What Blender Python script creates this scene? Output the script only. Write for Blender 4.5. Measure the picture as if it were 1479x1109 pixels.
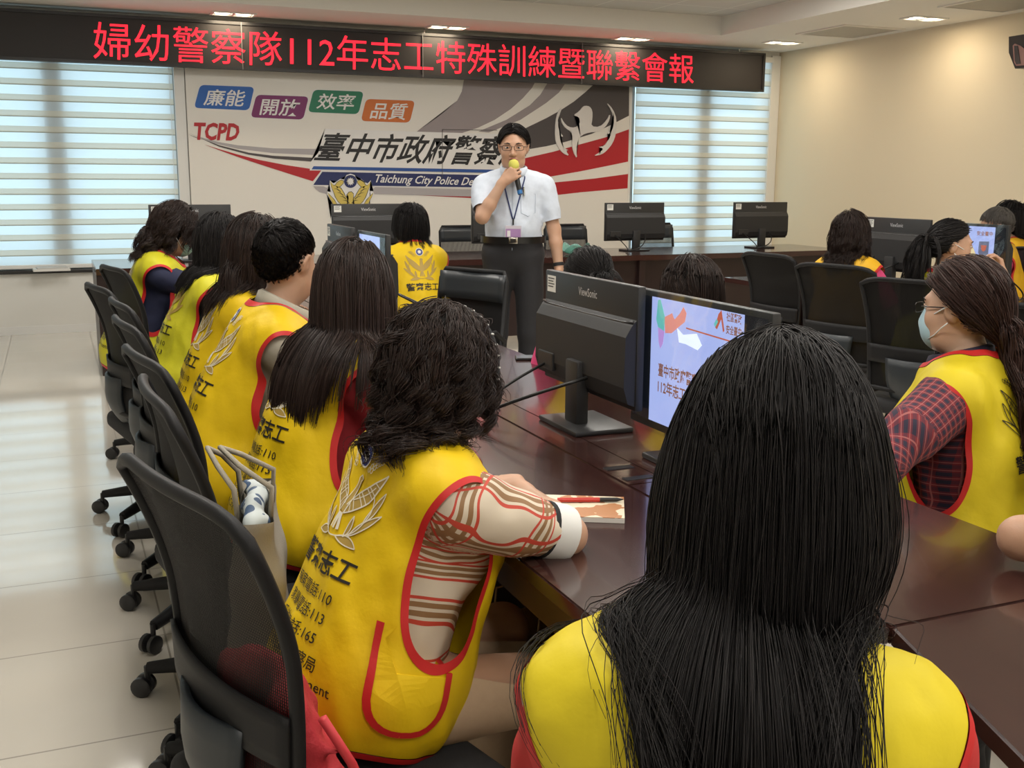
import bpy, bmesh, math, random
import numpy as np
from mathutils import Vector, Matrix
from mathutils.bvhtree import BVHTree

for _o in list(bpy.data.objects):
    bpy.data.objects.remove(_o)
SC = bpy.context.scene
COL = SC.collection
PI = math.pi
R = math.radians
rng = np.random.default_rng(7)
random.seed(7)

# ---------------------------------------------------------------- camera, sky, lights, exposure
CAM_F, CAM_H, CAM_P, CAM_YAW, CAM_R = 1551.0, 1.40, R(10.88), R(22.93), R(0.327)
_cy, _sy, _cp, _sp = math.cos(CAM_YAW), math.sin(CAM_YAW), math.cos(CAM_P), math.sin(CAM_P)
_r0 = Vector((_cy, -_sy, 0)); _f0 = Vector((_sy * _cp, _cy * _cp, -_sp)); _u0 = Vector((_sy * _sp, _cy * _sp, _cp))
_RT = _r0 * math.cos(CAM_R) + _u0 * math.sin(CAM_R); _UP = _u0 * math.cos(CAM_R) - _r0 * math.sin(CAM_R)
cd = bpy.data.cameras.new('camera')
cd.sensor_width = 36.0
cd.lens = CAM_F / 1479.0 * 36.0
cd.clip_start = 0.03
cam = bpy.data.objects.new('camera', cd)
COL.objects.link(cam)
cam.matrix_world = Matrix(((_RT.x, _UP.x, -_f0.x, 0), (_RT.y, _UP.y, -_f0.y, 0), (_RT.z, _UP.z, -_f0.z, CAM_H), (0, 0, 0, 1)))
SC.camera = cam

world = bpy.data.worlds.new('sky')
SC.world = world
world.use_nodes = True
wn = world.node_tree.nodes['Background']
wn.inputs[0].default_value = (0.70, 0.86, 1.0, 1)
wn.inputs[1].default_value = 1.45

def area(name, loc, rot, sx, sy, power, col):
    l = bpy.data.lights.new(name, 'AREA')
    l.shape = 'RECTANGLE'; l.size = sx; l.size_y = sy; l.energy = power; l.color = col
    o = bpy.data.objects.new(name, l); COL.objects.link(o)
    o.location = loc; o.rotation_euler = rot
    return o

# fluorescent troffers in the raised part of the ceiling (their tubes); the housings are built with the ceiling
TROFFERS = [(x, y) for y in (-0.6, 2.0, 4.6, 7.2) for x in (0.4, 2.8, 5.2) if (x, y) != (5.2, 4.6)]
for tx, ty in TROFFERS:
    area('troffer_light', (tx, ty, 2.960), (0, 0, 0), 0.56, 1.16, 22.0, (1.0, 0.96, 0.90))

SC.view_settings.view_transform = 'Standard'
SC.view_settings.look = 'None'
SC.view_settings.gamma = 1.0
SC.view_settings.exposure = 0.40
SC.view_settings.use_curve_mapping = False
SC.cycles.use_denoising = True
SC.cycles.max_bounces = 8
SC.cycles.transparent_max_bounces = 24
SC.cycles.sample_clamp_indirect = 6.0

# ---------------------------------------------------------------- camera geometry: rays through picture points onto real planes
def ray(px, py): return _RT * ((px - 739.5) / CAM_F) - _UP * ((py - 554.5) / CAM_F) + _f0
def at_z(px, py, z):
    d = ray(px, py); t = (z - CAM_H) / d[2]
    return Vector((d[0] * t, d[1] * t, z))
def at_y(px, py, Y):
    d = ray(px, py); t = Y / d[1]
    return Vector((d[0] * t, Y, CAM_H + d[2] * t))
def at_d(px, py, D): return ray(px, py) * D + Vector((0, 0, CAM_H))
def at_x(px, py, X):
    d = ray(px, py); t = X / d[0]
    return Vector((X, d[1] * t, CAM_H + d[2] * t))

# ---------------------------------------------------------------- materials
MATS = {}
def mat(name, col, rough=0.5, metal=0.0, spec=0.5, coat=0.0, emit=None, estr=0.0, noise=0.0, nscale=40.0, bump=0.0, bscale=200.0, sheen=0.0, sss=0.0):
    if name in MATS: return MATS[name]
    m = bpy.data.materials.new(name); m.use_nodes = True
    nt = m.node_tree; b = nt.nodes['Principled BSDF']
    b.inputs['Base Color'].default_value = (*col, 1)
    b.inputs['Roughness'].default_value = rough
    b.inputs['Metallic'].default_value = metal
    b.inputs['Specular IOR Level'].default_value = spec
    b.inputs['Coat Weight'].default_value = coat
    b.inputs['Coat Roughness'].default_value = 0.05
    if sheen: b.inputs['Sheen Weight'].default_value = sheen
    if sss:
        b.inputs['Subsurface Weight'].default_value = sss
        b.inputs['Subsurface Radius'].default_value = (0.012, 0.005, 0.003)
        b.inputs['Subsurface Scale'].default_value = 1.0
    if emit:
        b.inputs['Emission Color'].default_value = (*emit, 1)
        b.inputs['Emission Strength'].default_value = estr
    tc = nt.nodes.new('ShaderNodeTexCoord')
    if noise:
        n = nt.nodes.new('ShaderNodeTexNoise'); n.inputs['Scale'].default_value = nscale; n.inputs['Detail'].default_value = 4
        nt.links.new(tc.outputs['Object'], n.inputs['Vector'])
        mr = nt.nodes.new('ShaderNodeMapRange')
        mr.inputs['To Min'].default_value = 1 - noise; mr.inputs['To Max'].default_value = 1 + noise
        nt.links.new(n.outputs['Fac'], mr.inputs['Value'])
        mx = nt.nodes.new('ShaderNodeMix'); mx.data_type = 'RGBA'; mx.blend_type = 'MULTIPLY'
        mx.inputs['Factor'].default_value = 1
        mx.inputs['A'].default_value = (*col, 1)
        nt.links.new(mr.outputs['Result'], mx.inputs['B'])
        nt.links.new(mx.outputs['Result'], b.inputs['Base Color'])
    if bump:
        n2 = nt.nodes.new('ShaderNodeTexNoise'); n2.inputs['Scale'].default_value = bscale; n2.inputs['Detail'].default_value = 5
        nt.links.new(tc.outputs['Object'], n2.inputs['Vector'])
        bp = nt.nodes.new('ShaderNodeBump'); bp.inputs['Strength'].default_value = bump; bp.inputs['Distance'].default_value = 0.01
        nt.links.new(n2.outputs['Fac'], bp.inputs['Height'])
        nt.links.new(bp.outputs['Normal'], b.inputs['Normal'])
    MATS[name] = m
    return m

def nodes_of(m):
    nt = m.node_tree
    return nt, nt.nodes['Principled BSDF'], (lambda t: nt.nodes.new('ShaderNode' + t)), nt.links.new

def math_node(nt, op, a, b=None):
    n = nt.nodes.new('ShaderNodeMath'); n.operation = op
    for i, v in enumerate((a, b)):
        if v is None: continue
        if isinstance(v, (int, float)): n.inputs[i].default_value = v
        else: nt.links.new(v, n.inputs[i])
    return n.outputs[0]

def ramp_mix(nt, fac, a, b):
    mx = nt.nodes.new('ShaderNodeMix'); mx.data_type = 'RGBA'
    if isinstance(fac, (int, float)): mx.inputs['Factor'].default_value = fac
    else: nt.links.new(fac, mx.inputs['Factor'])
    for k, v in (('A', a), ('B', b)):
        if isinstance(v, tuple): mx.inputs[k].default_value = (*v, 1)
        else: nt.links.new(v, mx.inputs[k])
    return mx.outputs['Result']

# ---------------------------------------------------------------- mesh helpers
def mesh_np(name, V, faces, smooth=True, fmat=None):
    """V (n,3); faces a list of int arrays (m,3) or (m,4)."""
    me = bpy.data.meshes.new(name)
    V = np.asarray(V, dtype=np.float32)
    me.vertices.add(len(V)); me.vertices.foreach_set('co', V[:, :3].ravel())
    idx = []; tot = []
    for f in faces:
        f = np.asarray(f, dtype=np.int32)
        if len(f) == 0: continue
        idx.append(f.ravel()); tot.append(np.full(len(f), f.shape[1], np.int32))
    idx = np.concatenate(idx); tot = np.concatenate(tot)
    st = np.concatenate(([0], np.cumsum(tot)[:-1])).astype(np.int32)
    me.loops.add(len(idx)); me.loops.foreach_set('vertex_index', idx)
    me.polygons.add(len(tot)); me.polygons.foreach_set('loop_start', st)
    me.polygons.foreach_set('use_smooth', np.full(len(tot), smooth, bool))
    if fmat is not None: me.polygons.foreach_set('material_index', np.asarray(fmat, np.int32))
    me.update(calc_edges=True); me.validate()
    return me

def link(name, me, mats=None, parent=None, loc=None, rotz=None):
    o = bpy.data.objects.new(name, me); COL.objects.link(o)
    if mats is not None:
        for m in (mats if isinstance(mats, (list, tuple)) else [mats]): me.materials.append(m)
    if parent is not None: o.parent = parent
    if loc is not None: o.location = loc
    if rotz is not None: o.rotation_euler = (0, 0, rotz)
    return o

def tag(o, label=None, cat=None, group=None, kind=None):
    if label: o['label'] = label
    if cat: o['category'] = cat
    if group: o['group'] = group
    if kind: o['kind'] = kind
    return o

def empty(name, loc, rotz=0.0, **k):
    o = bpy.data.objects.new(name, None); COL.objects.link(o)
    o.empty_display_size = 0.05
    o.location = loc; o.rotation_euler = (0, 0, rotz)
    return tag(o, **k)

class MB:
    """collects shapes into one bmesh"""
    def __init__(s): s.bm = bmesh.new()
    def box(s, x0, x1, y0, y1, z0, z1, bev=0.0, seg=2, M=None):
        r = bmesh.ops.create_cube(s.bm, size=1.0)
        vs = r['verts']
        bmesh.ops.scale(s.bm, vec=(abs(x1 - x0), abs(y1 - y0), abs(z1 - z0)), verts=vs)
        bmesh.ops.translate(s.bm, vec=((x0 + x1) / 2, (y0 + y1) / 2, (z0 + z1) / 2), verts=vs)
        if bev > 0:
            es = list({e for v in vs for e in v.link_edges})
            g = bmesh.ops.bevel(s.bm, geom=es, offset=bev, segments=seg, profile=0.5, affect='EDGES')
            vs = list({v for f in g['faces'] for v in f.verts} | {v for v in vs if v.is_valid})
        if M is not None: bmesh.ops.transform(s.bm, matrix=M, verts=vs)
        return s
    def tube(s, pts, r, seg=8, caps=True, closed=False):
        pts = [Vector(p) for p in pts]; n = len(pts)
        rr = r if isinstance(r, (list, tuple)) else [r] * n
        rings = []; prev = None
        for i, p in enumerate(pts):
            a = pts[(i - 1) % n] if (i > 0 or closed) else pts[i]
            b = pts[(i + 1) % n] if (i < n - 1 or closed) else pts[i]
            t = (b - a)
            t = t.normalized() if t.length > 1e-9 else Vector((0, 0, 1))
            if prev is None: u = t.orthogonal().normalized()
            else:
                u = prev - t * prev.dot(t)
                u = u.normalized() if u.length > 1e-6 else t.orthogonal().normalized()
            prev = u; w = t.cross(u)
            rings.append([s.bm.verts.new(p + (u * math.cos(2 * PI * k / seg) + w * math.sin(2 * PI * k / seg)) * rr[i]) for k in range(seg)])
        m = n if closed else n - 1
        for i in range(m):
            A, B = rings[i], rings[(i + 1) % n]
            for k in range(seg):
                s.bm.faces.new((A[k], A[(k + 1) % seg], B[(k + 1) % seg], B[k]))
        if caps and not closed:
            s.bm.faces.new(rings[0][::-1]); s.bm.faces.new(rings[-1])
        return s
    def lathe(s, prof, c=(0, 0, 0), seg=24, M=None):
        vs = []
        rings = []
        for (r, z) in prof:
            if r < 1e-6: ring = [s.bm.verts.new((c[0], c[1], c[2] + z))]
            else: ring = [s.bm.verts.new((c[0] + r * math.cos(2 * PI * k / seg), c[1] + r * math.sin(2 * PI * k / seg), c[2] + z)) for k in range(seg)]
            rings.append(ring); vs += ring
        for A, B in zip(rings, rings[1:]):
            for k in range(seg):
                k2 = (k + 1) % seg
                f = [A[k % len(A)], A[k2 % len(A)], B[k2 % len(B)], B[k % len(B)]]
                f = [v for i, v in enumerate(f) if v not in f[:i]]
                if len(f) > 2: s.bm.faces.new(f)
        if M is not None: bmesh.ops.transform(s.bm, matrix=M, verts=vs)
        return s
    def prism(s, poly, z0, z1):
        A = [s.bm.verts.new((x, y, z0)) for x, y in poly]; B = [s.bm.verts.new((x, y, z1)) for x, y in poly]
        n = len(poly)
        s.bm.faces.new(A[::-1]); s.bm.faces.new(B)
        for i in range(n): s.bm.faces.new((A[i], A[(i + 1) % n], B[(i + 1) % n], B[i]))
        return s
    def poly3(s, pts):
        s.bm.faces.new([s.bm.verts.new(p) for p in pts]); return s
    def slab3(s, pts, d):
        """extrude an arbitrary planar outline by vector d"""
        d = Vector(d)
        A = [s.bm.verts.new(Vector(p)) for p in pts]; B = [s.bm.verts.new(Vector(p) + d) for p in pts]
        n = len(pts)
        s.bm.faces.new(A[::-1]); s.bm.faces.new(B)
        for i in range(n): s.bm.faces.new((A[i], A[(i + 1) % n], B[(i + 1) % n], B[i]))
        return s
    def xf(s, M):
        bmesh.ops.transform(s.bm, matrix=M, verts=s.bm.verts[:]); return s
    def build(s, name, mats, parent=None, smooth=None, loc=None, rotz=None):
        bmesh.ops.recalc_face_normals(s.bm, faces=s.bm.faces[:])
        me = bpy.data.meshes.new(name); s.bm.to_mesh(me); s.bm.free()
        if smooth is not None:
            a = R(smooth) if smooth > 0 else 0
            me.polygons.foreach_set('use_smooth', np.ones(len(me.polygons), bool))
            if smooth < 180:
                try: me.set_sharp_from_angle(angle=a)
                except Exception: pass
        return link(name, me, mats, parent, loc, rotz)

# ---------------------------------------------------------------- lettering
_TXT = {}
def text_vf(body, bold=0.0, shear=0.0):
    """vertices (n,2) fitted to a unit box and the triangles of a string in the built-in font"""
    key = (body, bold, shear)
    if key in _TXT: return _TXT[key]
    cu = bpy.data.curves.new('t', 'FONT'); cu.body = body; cu.size = 1.0; cu.offset = bold; cu.shear = shear
    cu.resolution_u = 2; cu.fill_mode = 'FRONT'
    o = bpy.data.objects.new('t', cu); COL.objects.link(o)
    dg = bpy.context.evaluated_depsgraph_get(); dg.update()
    me = bpy.data.meshes.new_from_object(o.evaluated_get(dg))
    bm = bmesh.new(); bm.from_mesh(me); bmesh.ops.triangulate(bm, faces=bm.faces[:])
    V = np.array([v.co[:2] for v in bm.verts]); bm.verts.index_update()
    T = np.array([[v.index for v in f.verts] for f in bm.faces]); bm.free()
    bpy.data.objects.remove(o); bpy.data.curves.remove(cu); bpy.data.meshes.remove(me)
    lo, hi = V.min(0), V.max(0)
    asp = (hi[0] - lo[0]) / (hi[1] - lo[1])
    V = (V - lo) / (hi - lo)
    _TXT[key] = (V, T, asp)
    return _TXT[key]

def text_on_quad(name, body, TL, TR, BR, BL, m, parent, bold=0.0, shear=0.0, off=(0, 0, 0), thick=0.0):
    V, T, _ = text_vf(body, bold, shear)
    TL, TR, BR, BL = (np.array(p, float) for p in (TL, TR, BR, BL))
    u, v = V[:, :1], V[:, 1:2]
    P = BL * (1 - u) * (1 - v) + BR * u * (1 - v) + TR * u * v + TL * (1 - u) * v + np.array(off)
    return link(name, mesh_np(name, P, [T], smooth=False), m, parent)

# ---------------------------------------------------------------- signed-distance modelling
class SDF:
    def __init__(s, lo, hi, h):
        s.lo = np.array(lo, float); s.h = h
        s.n = np.ceil((np.array(hi) - s.lo) / h).astype(int) + 1
        s.d = np.full(s.n, 0.3, np.float32)
        s.ax = [(s.lo[i] + h * np.arange(s.n[i])).astype(np.float32) for i in range(3)]
    def _sub(s, lo, hi, m):
        a = np.clip(np.floor((np.array(lo) - m - s.lo) / s.h).astype(int), 0, s.n)
        b = np.clip(np.ceil((np.array(hi) + m - s.lo) / s.h).astype(int) + 1, 0, s.n)
        if (b <= a).any(): return None, None
        sl = tuple(slice(i, j) for i, j in zip(a, b))
        P = np.stack(np.meshgrid(*[s.ax[i][sl[i]] for i in range(3)], indexing='ij'), -1)
        return sl, P
    def add(s, prim, off=0.0):
        k = prim[-1]
        lo, hi = prim_box(prim)
        sl, P = s._sub(lo, hi, off + k + 3 * s.h + 0.01)
        if sl is None: return
        d = prim_d(prim, P) - off
        a = s.d[sl]
        if prim[0] == 'cut':
            kk = max(k, 1e-4); d = -d
            h = np.maximum(kk - np.abs(a - d), 0) / kk
            s.d[sl] = np.maximum(a, d) + h * h * kk / 4
            return
        if k <= 0: s.d[sl] = np.minimum(a, d); return
        h = np.maximum(k - np.abs(a - d), 0) / k
        s.d[sl] = np.minimum(a, d) - h * h * k / 4
    def noise(s, amp, freq, seed, stretch=(1, 1, 1)):
        near = np.abs(s.d) < 0.06
        idx = np.argwhere(near)
        P = s.lo + idx * s.h
        s.d[near] += (amp * vnoise(P * np.array(stretch) * freq, seed)).astype(np.float32)
    def mesh(s, smooth=2):
        V, Q = snet(s.d, s.lo, s.h)
        for _ in range(smooth): V = laplace(V, Q)
        return V, Q

def cone(a, b, ra, rb, k=0.02): return ('cone', np.array(a, float), np.array(b, float), ra, rb, k)
def ell(c, r, k=0.02, Rm=None): return ('ell', np.array(c, float), np.array(r, float), None if Rm is None else np.array(Rm, float), k)
def cut(c, r, k=0.005, Rm=None): return ('cut', np.array(c, float), np.array(r, float), None if Rm is None else np.array(Rm, float), k)
def prim_box(p):
    if p[0] == 'cone':
        m = max(p[3], p[4]); return np.minimum(p[1], p[2]) - m, np.maximum(p[1], p[2]) + m
    m = p[2].max() if p[3] is not None else p[2]
    return p[1] - m, p[1] + m
def prim_d(p, P):
    if p[0] == 'cone':
        a, b, ra, rb = p[1].astype(np.float32), p[2].astype(np.float32), p[3], p[4]
        ba = b - a; l = max(float(ba @ ba), 1e-9)
        q = P - a
        t = np.clip((q @ ba) / l, 0, 1)
        q = q - t[..., None] * ba
        return np.sqrt((q * q).sum(-1)) - (ra + (rb - ra) * t)
    q = P - p[1].astype(np.float32)
    if p[3] is not None: q = q @ p[3].astype(np.float32)
    r = p[2].astype(np.float32)
    k0 = np.sqrt(((q / r) ** 2).sum(-1)); k1 = np.sqrt(((q / r / r) ** 2).sum(-1))
    return k0 * (k0 - 1) / np.maximum(k1, 1e-6)
def prims_d(prims, P, off=0.0):
    d = None
    for p in prims:
        if p[0] == 'cut': continue
        e = prim_d(p, P)
        d = e if d is None else np.minimum(d, e)
    return d - off
def xf_prim(p, M, t, s=1.0):
    M = np.array(M, float); t = np.array(t, float)
    if p[0] == 'cone': return ('cone', M @ (p[1] * s) + t, M @ (p[2] * s) + t, p[3] * s, p[4] * s, p[5])
    return (p[0], M @ (p[1] * s) + t, p[2] * s, M if p[3] is None else M @ p[3], p[4])
def prims_box(prims, m):
    B = [prim_box(p) for p in prims if p[0] != 'cut']
    return np.min([b[0] for b in B], 0) - m, np.max([b[1] for b in B], 0) + m

_LAT = {}
def vnoise(P, seed):
    if seed not in _LAT: _LAT[seed] = np.random.default_rng(seed).uniform(-1, 1, (32, 32, 32))
    L = _LAT[seed]
    i = np.floor(P).astype(int); f = P - i; f = f * f * (3 - 2 * f)
    out = 0
    for dx in (0, 1):
        for dy in (0, 1):
            for dz in (0, 1):
                w = (f[:, 0] if dx else 1 - f[:, 0]) * (f[:, 1] if dy else 1 - f[:, 1]) * (f[:, 2] if dz else 1 - f[:, 2])
                out = out + w * L[(i[:, 0] + dx) % 32, (i[:, 1] + dy) % 32, (i[:, 2] + dz) % 32]
    return out

def snet(d, lo, h):
    s = d < 0
    n = np.array(d.shape) - 1
    C = [(x, y, z) for x in (0, 1) for y in (0, 1) for z in (0, 1)]
    cnt = np.zeros(n, np.int8)
    for (x, y, z) in C: cnt += s[x:x + n[0], y:y + n[1], z:z + n[2]]
    idx = np.argwhere((cnt > 0) & (cnt < 8))
    ids = np.full(n, -1, np.int32); ids[tuple(idx.T)] = np.arange(len(idx))
    val = np.stack([d[idx[:, 0] + x, idx[:, 1] + y, idx[:, 2] + z] for (x, y, z) in C], 1).astype(float)
    acc = np.zeros((len(idx), 3)); num = np.zeros(len(idx))
    Ca = np.array(C, float)
    for a in range(8):
        for b in range(a + 1, 8):
            if np.abs(Ca[a] - Ca[b]).sum() != 1: continue
            va, vb = val[:, a], val[:, b]
            cr = (va < 0) != (vb < 0)
            t = np.where(cr, va / np.where(cr, va - vb, 1), 0)
            acc += np.where(cr[:, None], Ca[a] + t[:, None] * (Ca[b] - Ca[a]), 0); num += cr
    V = lo + h * (idx + acc / num[:, None])
    Q = []
    for a in range(3):
        u, v = (a + 1) % 3, (a + 2) % 3
        s0 = [slice(None)] * 3; s1 = [slice(None)] * 3
        s0[a] = slice(0, -1); s1[a] = slice(1, None)
        A, B = s[tuple(s0)], s[tuple(s1)]
        for flip, M in ((False, A & ~B), (True, ~A & B)):
            e = np.argwhere(M)
            e = e[(e[:, u] > 0) & (e[:, v] > 0) & (e[:, u] < d.shape[u] - 1) & (e[:, v] < d.shape[v] - 1)]
            if not len(e): continue
            q = []
            for du, dv in ((-1, -1), (0, -1), (0, 0), (-1, 0)):
                c = e.copy(); c[:, u] += du; c[:, v] += dv
                q.append(ids[tuple(c.T)])
            q = np.stack(q, 1)
            Q.append(q[:, ::-1] if flip else q)
    return V, np.concatenate(Q)

def laplace(V, Q, w=0.5):
    acc = np.zeros_like(V); num = np.zeros(len(V)); m = Q.shape[1]
    for i in range(m):
        a, b = Q[:, i], Q[:, (i + 1) % m]
        np.add.at(acc, a, V[b]); np.add.at(num, a, 1)
        np.add.at(acc, b, V[a]); np.add.at(num, b, 1)
    return V * (1 - w) + w * acc / np.maximum(num, 1)[:, None]

def tris(Q): return np.concatenate((Q[:, [0, 1, 2]], Q[:, [0, 2, 3]])) if Q.shape[1] == 4 else Q

def normals(V, T):
    n = np.cross(V[T[:, 1], :3] - V[T[:, 0], :3], V[T[:, 2], :3] - V[T[:, 0], :3])
    N = np.zeros((len(V), 3))
    for i in range(3): np.add.at(N, T[:, i], n)
    return N / np.maximum(np.linalg.norm(N, axis=1), 1e-12)[:, None]

def clip(V, T, S):
    """keep the part of a triangle mesh where S > 0; every column of V is carried along"""
    V = np.asarray(V, float); S = np.asarray(S, float); ins = S > 0
    c = ins[T].sum(1)
    keep = T[c == 3]
    new = [keep]; cutE = []
    one, two = T[c == 1], T[c == 2]
    def rot(tr, want):
        m = ins[tr] == want
        k = m.argmax(1)
        return np.take_along_axis(tr, (k[:, None] + np.arange(3)) % 3, 1)
    one = rot(one, True); two = rot(two, False)
    E = np.concatenate((one[:, [0, 1]], one[:, [0, 2]], two[:, [0, 1]], two[:, [0, 2]]))
    if len(E):
        key = np.sort(E.astype(np.int64), 1); kk = key[:, 0] * len(V) + key[:, 1]
        u, inv = np.unique(kk, return_inverse=True)
        a, b = u // len(V), u % len(V)
        t = S[a] / (S[a] - S[b])
        NV = V[a] + t[:, None] * (V[b] - V[a])
        ni = inv + len(V)
        n1, n2 = len(one), len(two)
        e1, e2, e3, e4 = ni[:n1], ni[n1:2 * n1], ni[2 * n1:2 * n1 + n2], ni[2 * n1 + n2:]
        new.append(np.stack((one[:, 0], e1, e2), 1))
        new.append(np.stack((e3, two[:, 1], two[:, 2]), 1))
        new.append(np.stack((e3, two[:, 2], e4), 1))
        V = np.concatenate((V, NV)); S = np.concatenate((S, np.zeros(len(NV))))
    F = np.concatenate(new)
    used, inv = np.unique(F, return_inverse=True)
    return V[used], inv.reshape(F.shape), S[used]

def tubes_vf(P, rad, seg=3):
    """P (S,K,3) polylines, rad (S,K) -> vertices and quads of thin tubes"""
    S, K, _ = P.shape
    t = np.gradient(P, axis=1)
    t /= np.maximum(np.linalg.norm(t, axis=2, keepdims=True), 1e-9)
    ref = np.where(np.abs(t[..., 2:3]) > 0.9, np.array([1.0, 0, 0]), np.array([0, 0, 1.0]))
    u = np.cross(t, ref); u /= np.maximum(np.linalg.norm(u, axis=2, keepdims=True), 1e-9)
    w = np.cross(t, u)
    a = np.arange(seg) * 2 * PI / seg
    V = P[:, :, None, :] + rad[:, :, None, None] * (u[:, :, None, :] * np.cos(a)[:, None] + w[:, :, None, :] * np.sin(a)[:, None])
    i = np.arange(S * K * seg).reshape(S, K, seg)
    A, B = i[:, :-1], i[:, 1:]
    Q = np.stack((A, np.roll(A, -1, 2), np.roll(B, -1, 2), B), -1).reshape(-1, 4)
    return V.reshape(-1, 3), Q
# ================================================================= THE ROOM
WY = 10.45; WX = 7.68; LX = -3.0; BY = -2.5; CZ = 2.80; CZ2 = 2.98
def structure(name, mb, m, parent=None, smooth=None):
    o = mb.build(name, m, parent, smooth)
    if parent is None: o['kind'] = 'structure'
    return o

# floor: polished beige tiles with thin joints
def floor_material():
    m = mat('polished_tile', (0.60, 0.55, 0.47), rough=0.08, spec=0.6, coat=0.6)
    nt, b, N, L = nodes_of(m)
    geo = N('NewGeometry'); sep = N('SeparateXYZ'); L(geo.outputs['Position'], sep.inputs[0])
    def joint(out, size, off):
        t = math_node(nt, 'ADD', out, off)
        t = math_node(nt, 'DIVIDE', t, size)
        t = math_node(nt, 'FRACT', t)
        t = math_node(nt, 'SUBTRACT', t, 0.5)
        t = math_node(nt, 'ABSOLUTE', t)
        return math_node(nt, 'GREATER_THAN', t, 0.5 - 0.003 / size)
    j = math_node(nt, 'MAXIMUM', joint(sep.outputs['X'], 0.645, 6.22), joint(sep.outputs['Y'], 0.61, 5.85))
    n = N('TexNoise'); n.inputs['Scale'].default_value = 3.0; n.inputs['Detail'].default_value = 6
    L(geo.outputs['Position'], n.inputs['Vector'])
    base = ramp_mix(nt, n.outputs['Fac'], (0.66, 0.615, 0.54), (0.74, 0.695, 0.61))
    c = ramp_mix(nt, j, base, (0.30, 0.27, 0.22))
    L(c, b.inputs['Base Color'])
    r = math_node(nt, 'MULTIPLY_ADD', j, 0.4); nt.nodes[-1].inputs[2].default_value = 0.07
    L(r, b.inputs['Roughness'])
    return m
structure('floor', MB().box(LX, WX, BY, WY, -0.06, 0), floor_material())

wall_m = mat('cream_wall', (0.72, 0.64, 0.48), rough=0.75, noise=0.015, nscale=180, bump=0.06, bscale=500)
white_wall = mat('white_wall', (0.78, 0.77, 0.73), rough=0.6, noise=0.01)
trim_m = mat('white_trim', (0.80, 0.80, 0.78), rough=0.4)
ceil_m = mat('ceiling_paint', (0.76, 0.74, 0.69), rough=0.8, noise=0.01)

structure('wall_right', MB().box(WX, WX + 0.12, BY, WY + 0.2, 0, 3.03), wall_m)
structure('wall_left', MB().box(LX - 0.12, LX, BY, WY + 0.2, 0, 3.03), white_wall)
structure('wall_back', MB().box(LX - 0.12, WX + 0.12, BY - 0.12, BY, 0, 3.03), white_wall)
# front wall with two window openings
W1 = (-2.2, 1.09); W2 = (5.80, 7.58); SILL = 0.57; HEAD = 2.74
fw = MB()
fw.box(LX, WX, WY, WY + 0.22, 0, SILL)
fw.box(LX, WX, WY, WY + 0.22, HEAD, 3.03)
for a, b in ((LX, W1[0]), (W1[1], W2[0]), (W2[1], WX)): fw.box(a, b, WY, WY + 0.22, SILL, HEAD)
structure('wall_front', fw, white_wall)
structure('baseboard_front', MB().box(LX, WX, WY - 0.012, WY, 0, 0.07), trim_m)
structure('baseboard_right', MB().box(WX - 0.012, WX, BY, WY - 0.012, 0, 0.07), trim_m)

glass = bpy.data.materials.new('window_glass'); glass.use_nodes = True
_nt = glass.node_tree; _nt.nodes.clear()
_o = _nt.nodes.new('ShaderNodeOutputMaterial'); _mx = _nt.nodes.new('ShaderNodeMixShader'); _t = _nt.nodes.new('ShaderNodeBsdfTransparent'); _g = _nt.nodes.new('ShaderNodeBsdfGlossy')
_t.inputs[0].default_value = (0.9, 0.97, 0.97, 1); _g.inputs['Roughness'].default_value = 0.02; _mx.inputs[0].default_value = 0.06
_nt.links.new(_t.outputs[0], _mx.inputs[1]); _nt.links.new(_g.outputs[0], _mx.inputs[2]); _nt.links.new(_mx.outputs[0], _o.inputs[0])
frame_m = mat('grey_window_frame', (0.30, 0.31, 0.31), rough=0.4, metal=0.4)

def window(n, x0, x1, mulls):
    w = empty('window_%d' % n, ((x0 + x1) / 2, WY + 0.06, SILL)); w['kind'] = 'structure'
    f = MB()
    cx = (x0 + x1) / 2
    def bx(a, b, z0, z1, y0=-0.03, y1=0.03): f.box(a - cx, b - cx, y0, y1, z0 - SILL, z1 - SILL)
    bx(x0, x1, SILL, SILL + 0.05); bx(x0, x1, HEAD - 0.05, HEAD); bx(x0, x0 + 0.05, SILL, HEAD); bx(x1 - 0.05, x1, SILL, HEAD)
    for mx_ in mulls: bx(mx_ - 0.085, mx_ + 0.085, SILL, HEAD, -0.035, 0.035)
    f.build('window_frame', frame_m, w)
    MB().box(x0 - cx, x1 - cx, 0.0, 0.006, 0.03, HEAD - SILL - 0.03).build('window_pane', glass, w)
    return w
window(1, *W1, [at_y(84, 250, WY + 0.06).x, -1.05])
window(2, *W2, [at_y(1012, 200, WY + 0.06).x])
# reveals' white jamb strips beside the backdrop, a ledge and the black rail along the left window's foot
structure('trim_1', MB().box(W1[1] - 0.01, W1[1] + 0.085, WY - 0.03, WY, SILL, 2.70, 0.006), trim_m)
structure('trim_2', MB().box(W2[1] - 0.02, W2[1] + 0.10, WY - 0.035, WY, 0.07, 2.76, 0.006), trim_m)
structure('trim_3', MB().box(LX, W1[1], WY - 0.05, WY + 0.2, SILL - 0.03, SILL, 0.004), mat('black_rail', (0.02, 0.02, 0.02), rough=0.3))

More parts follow.
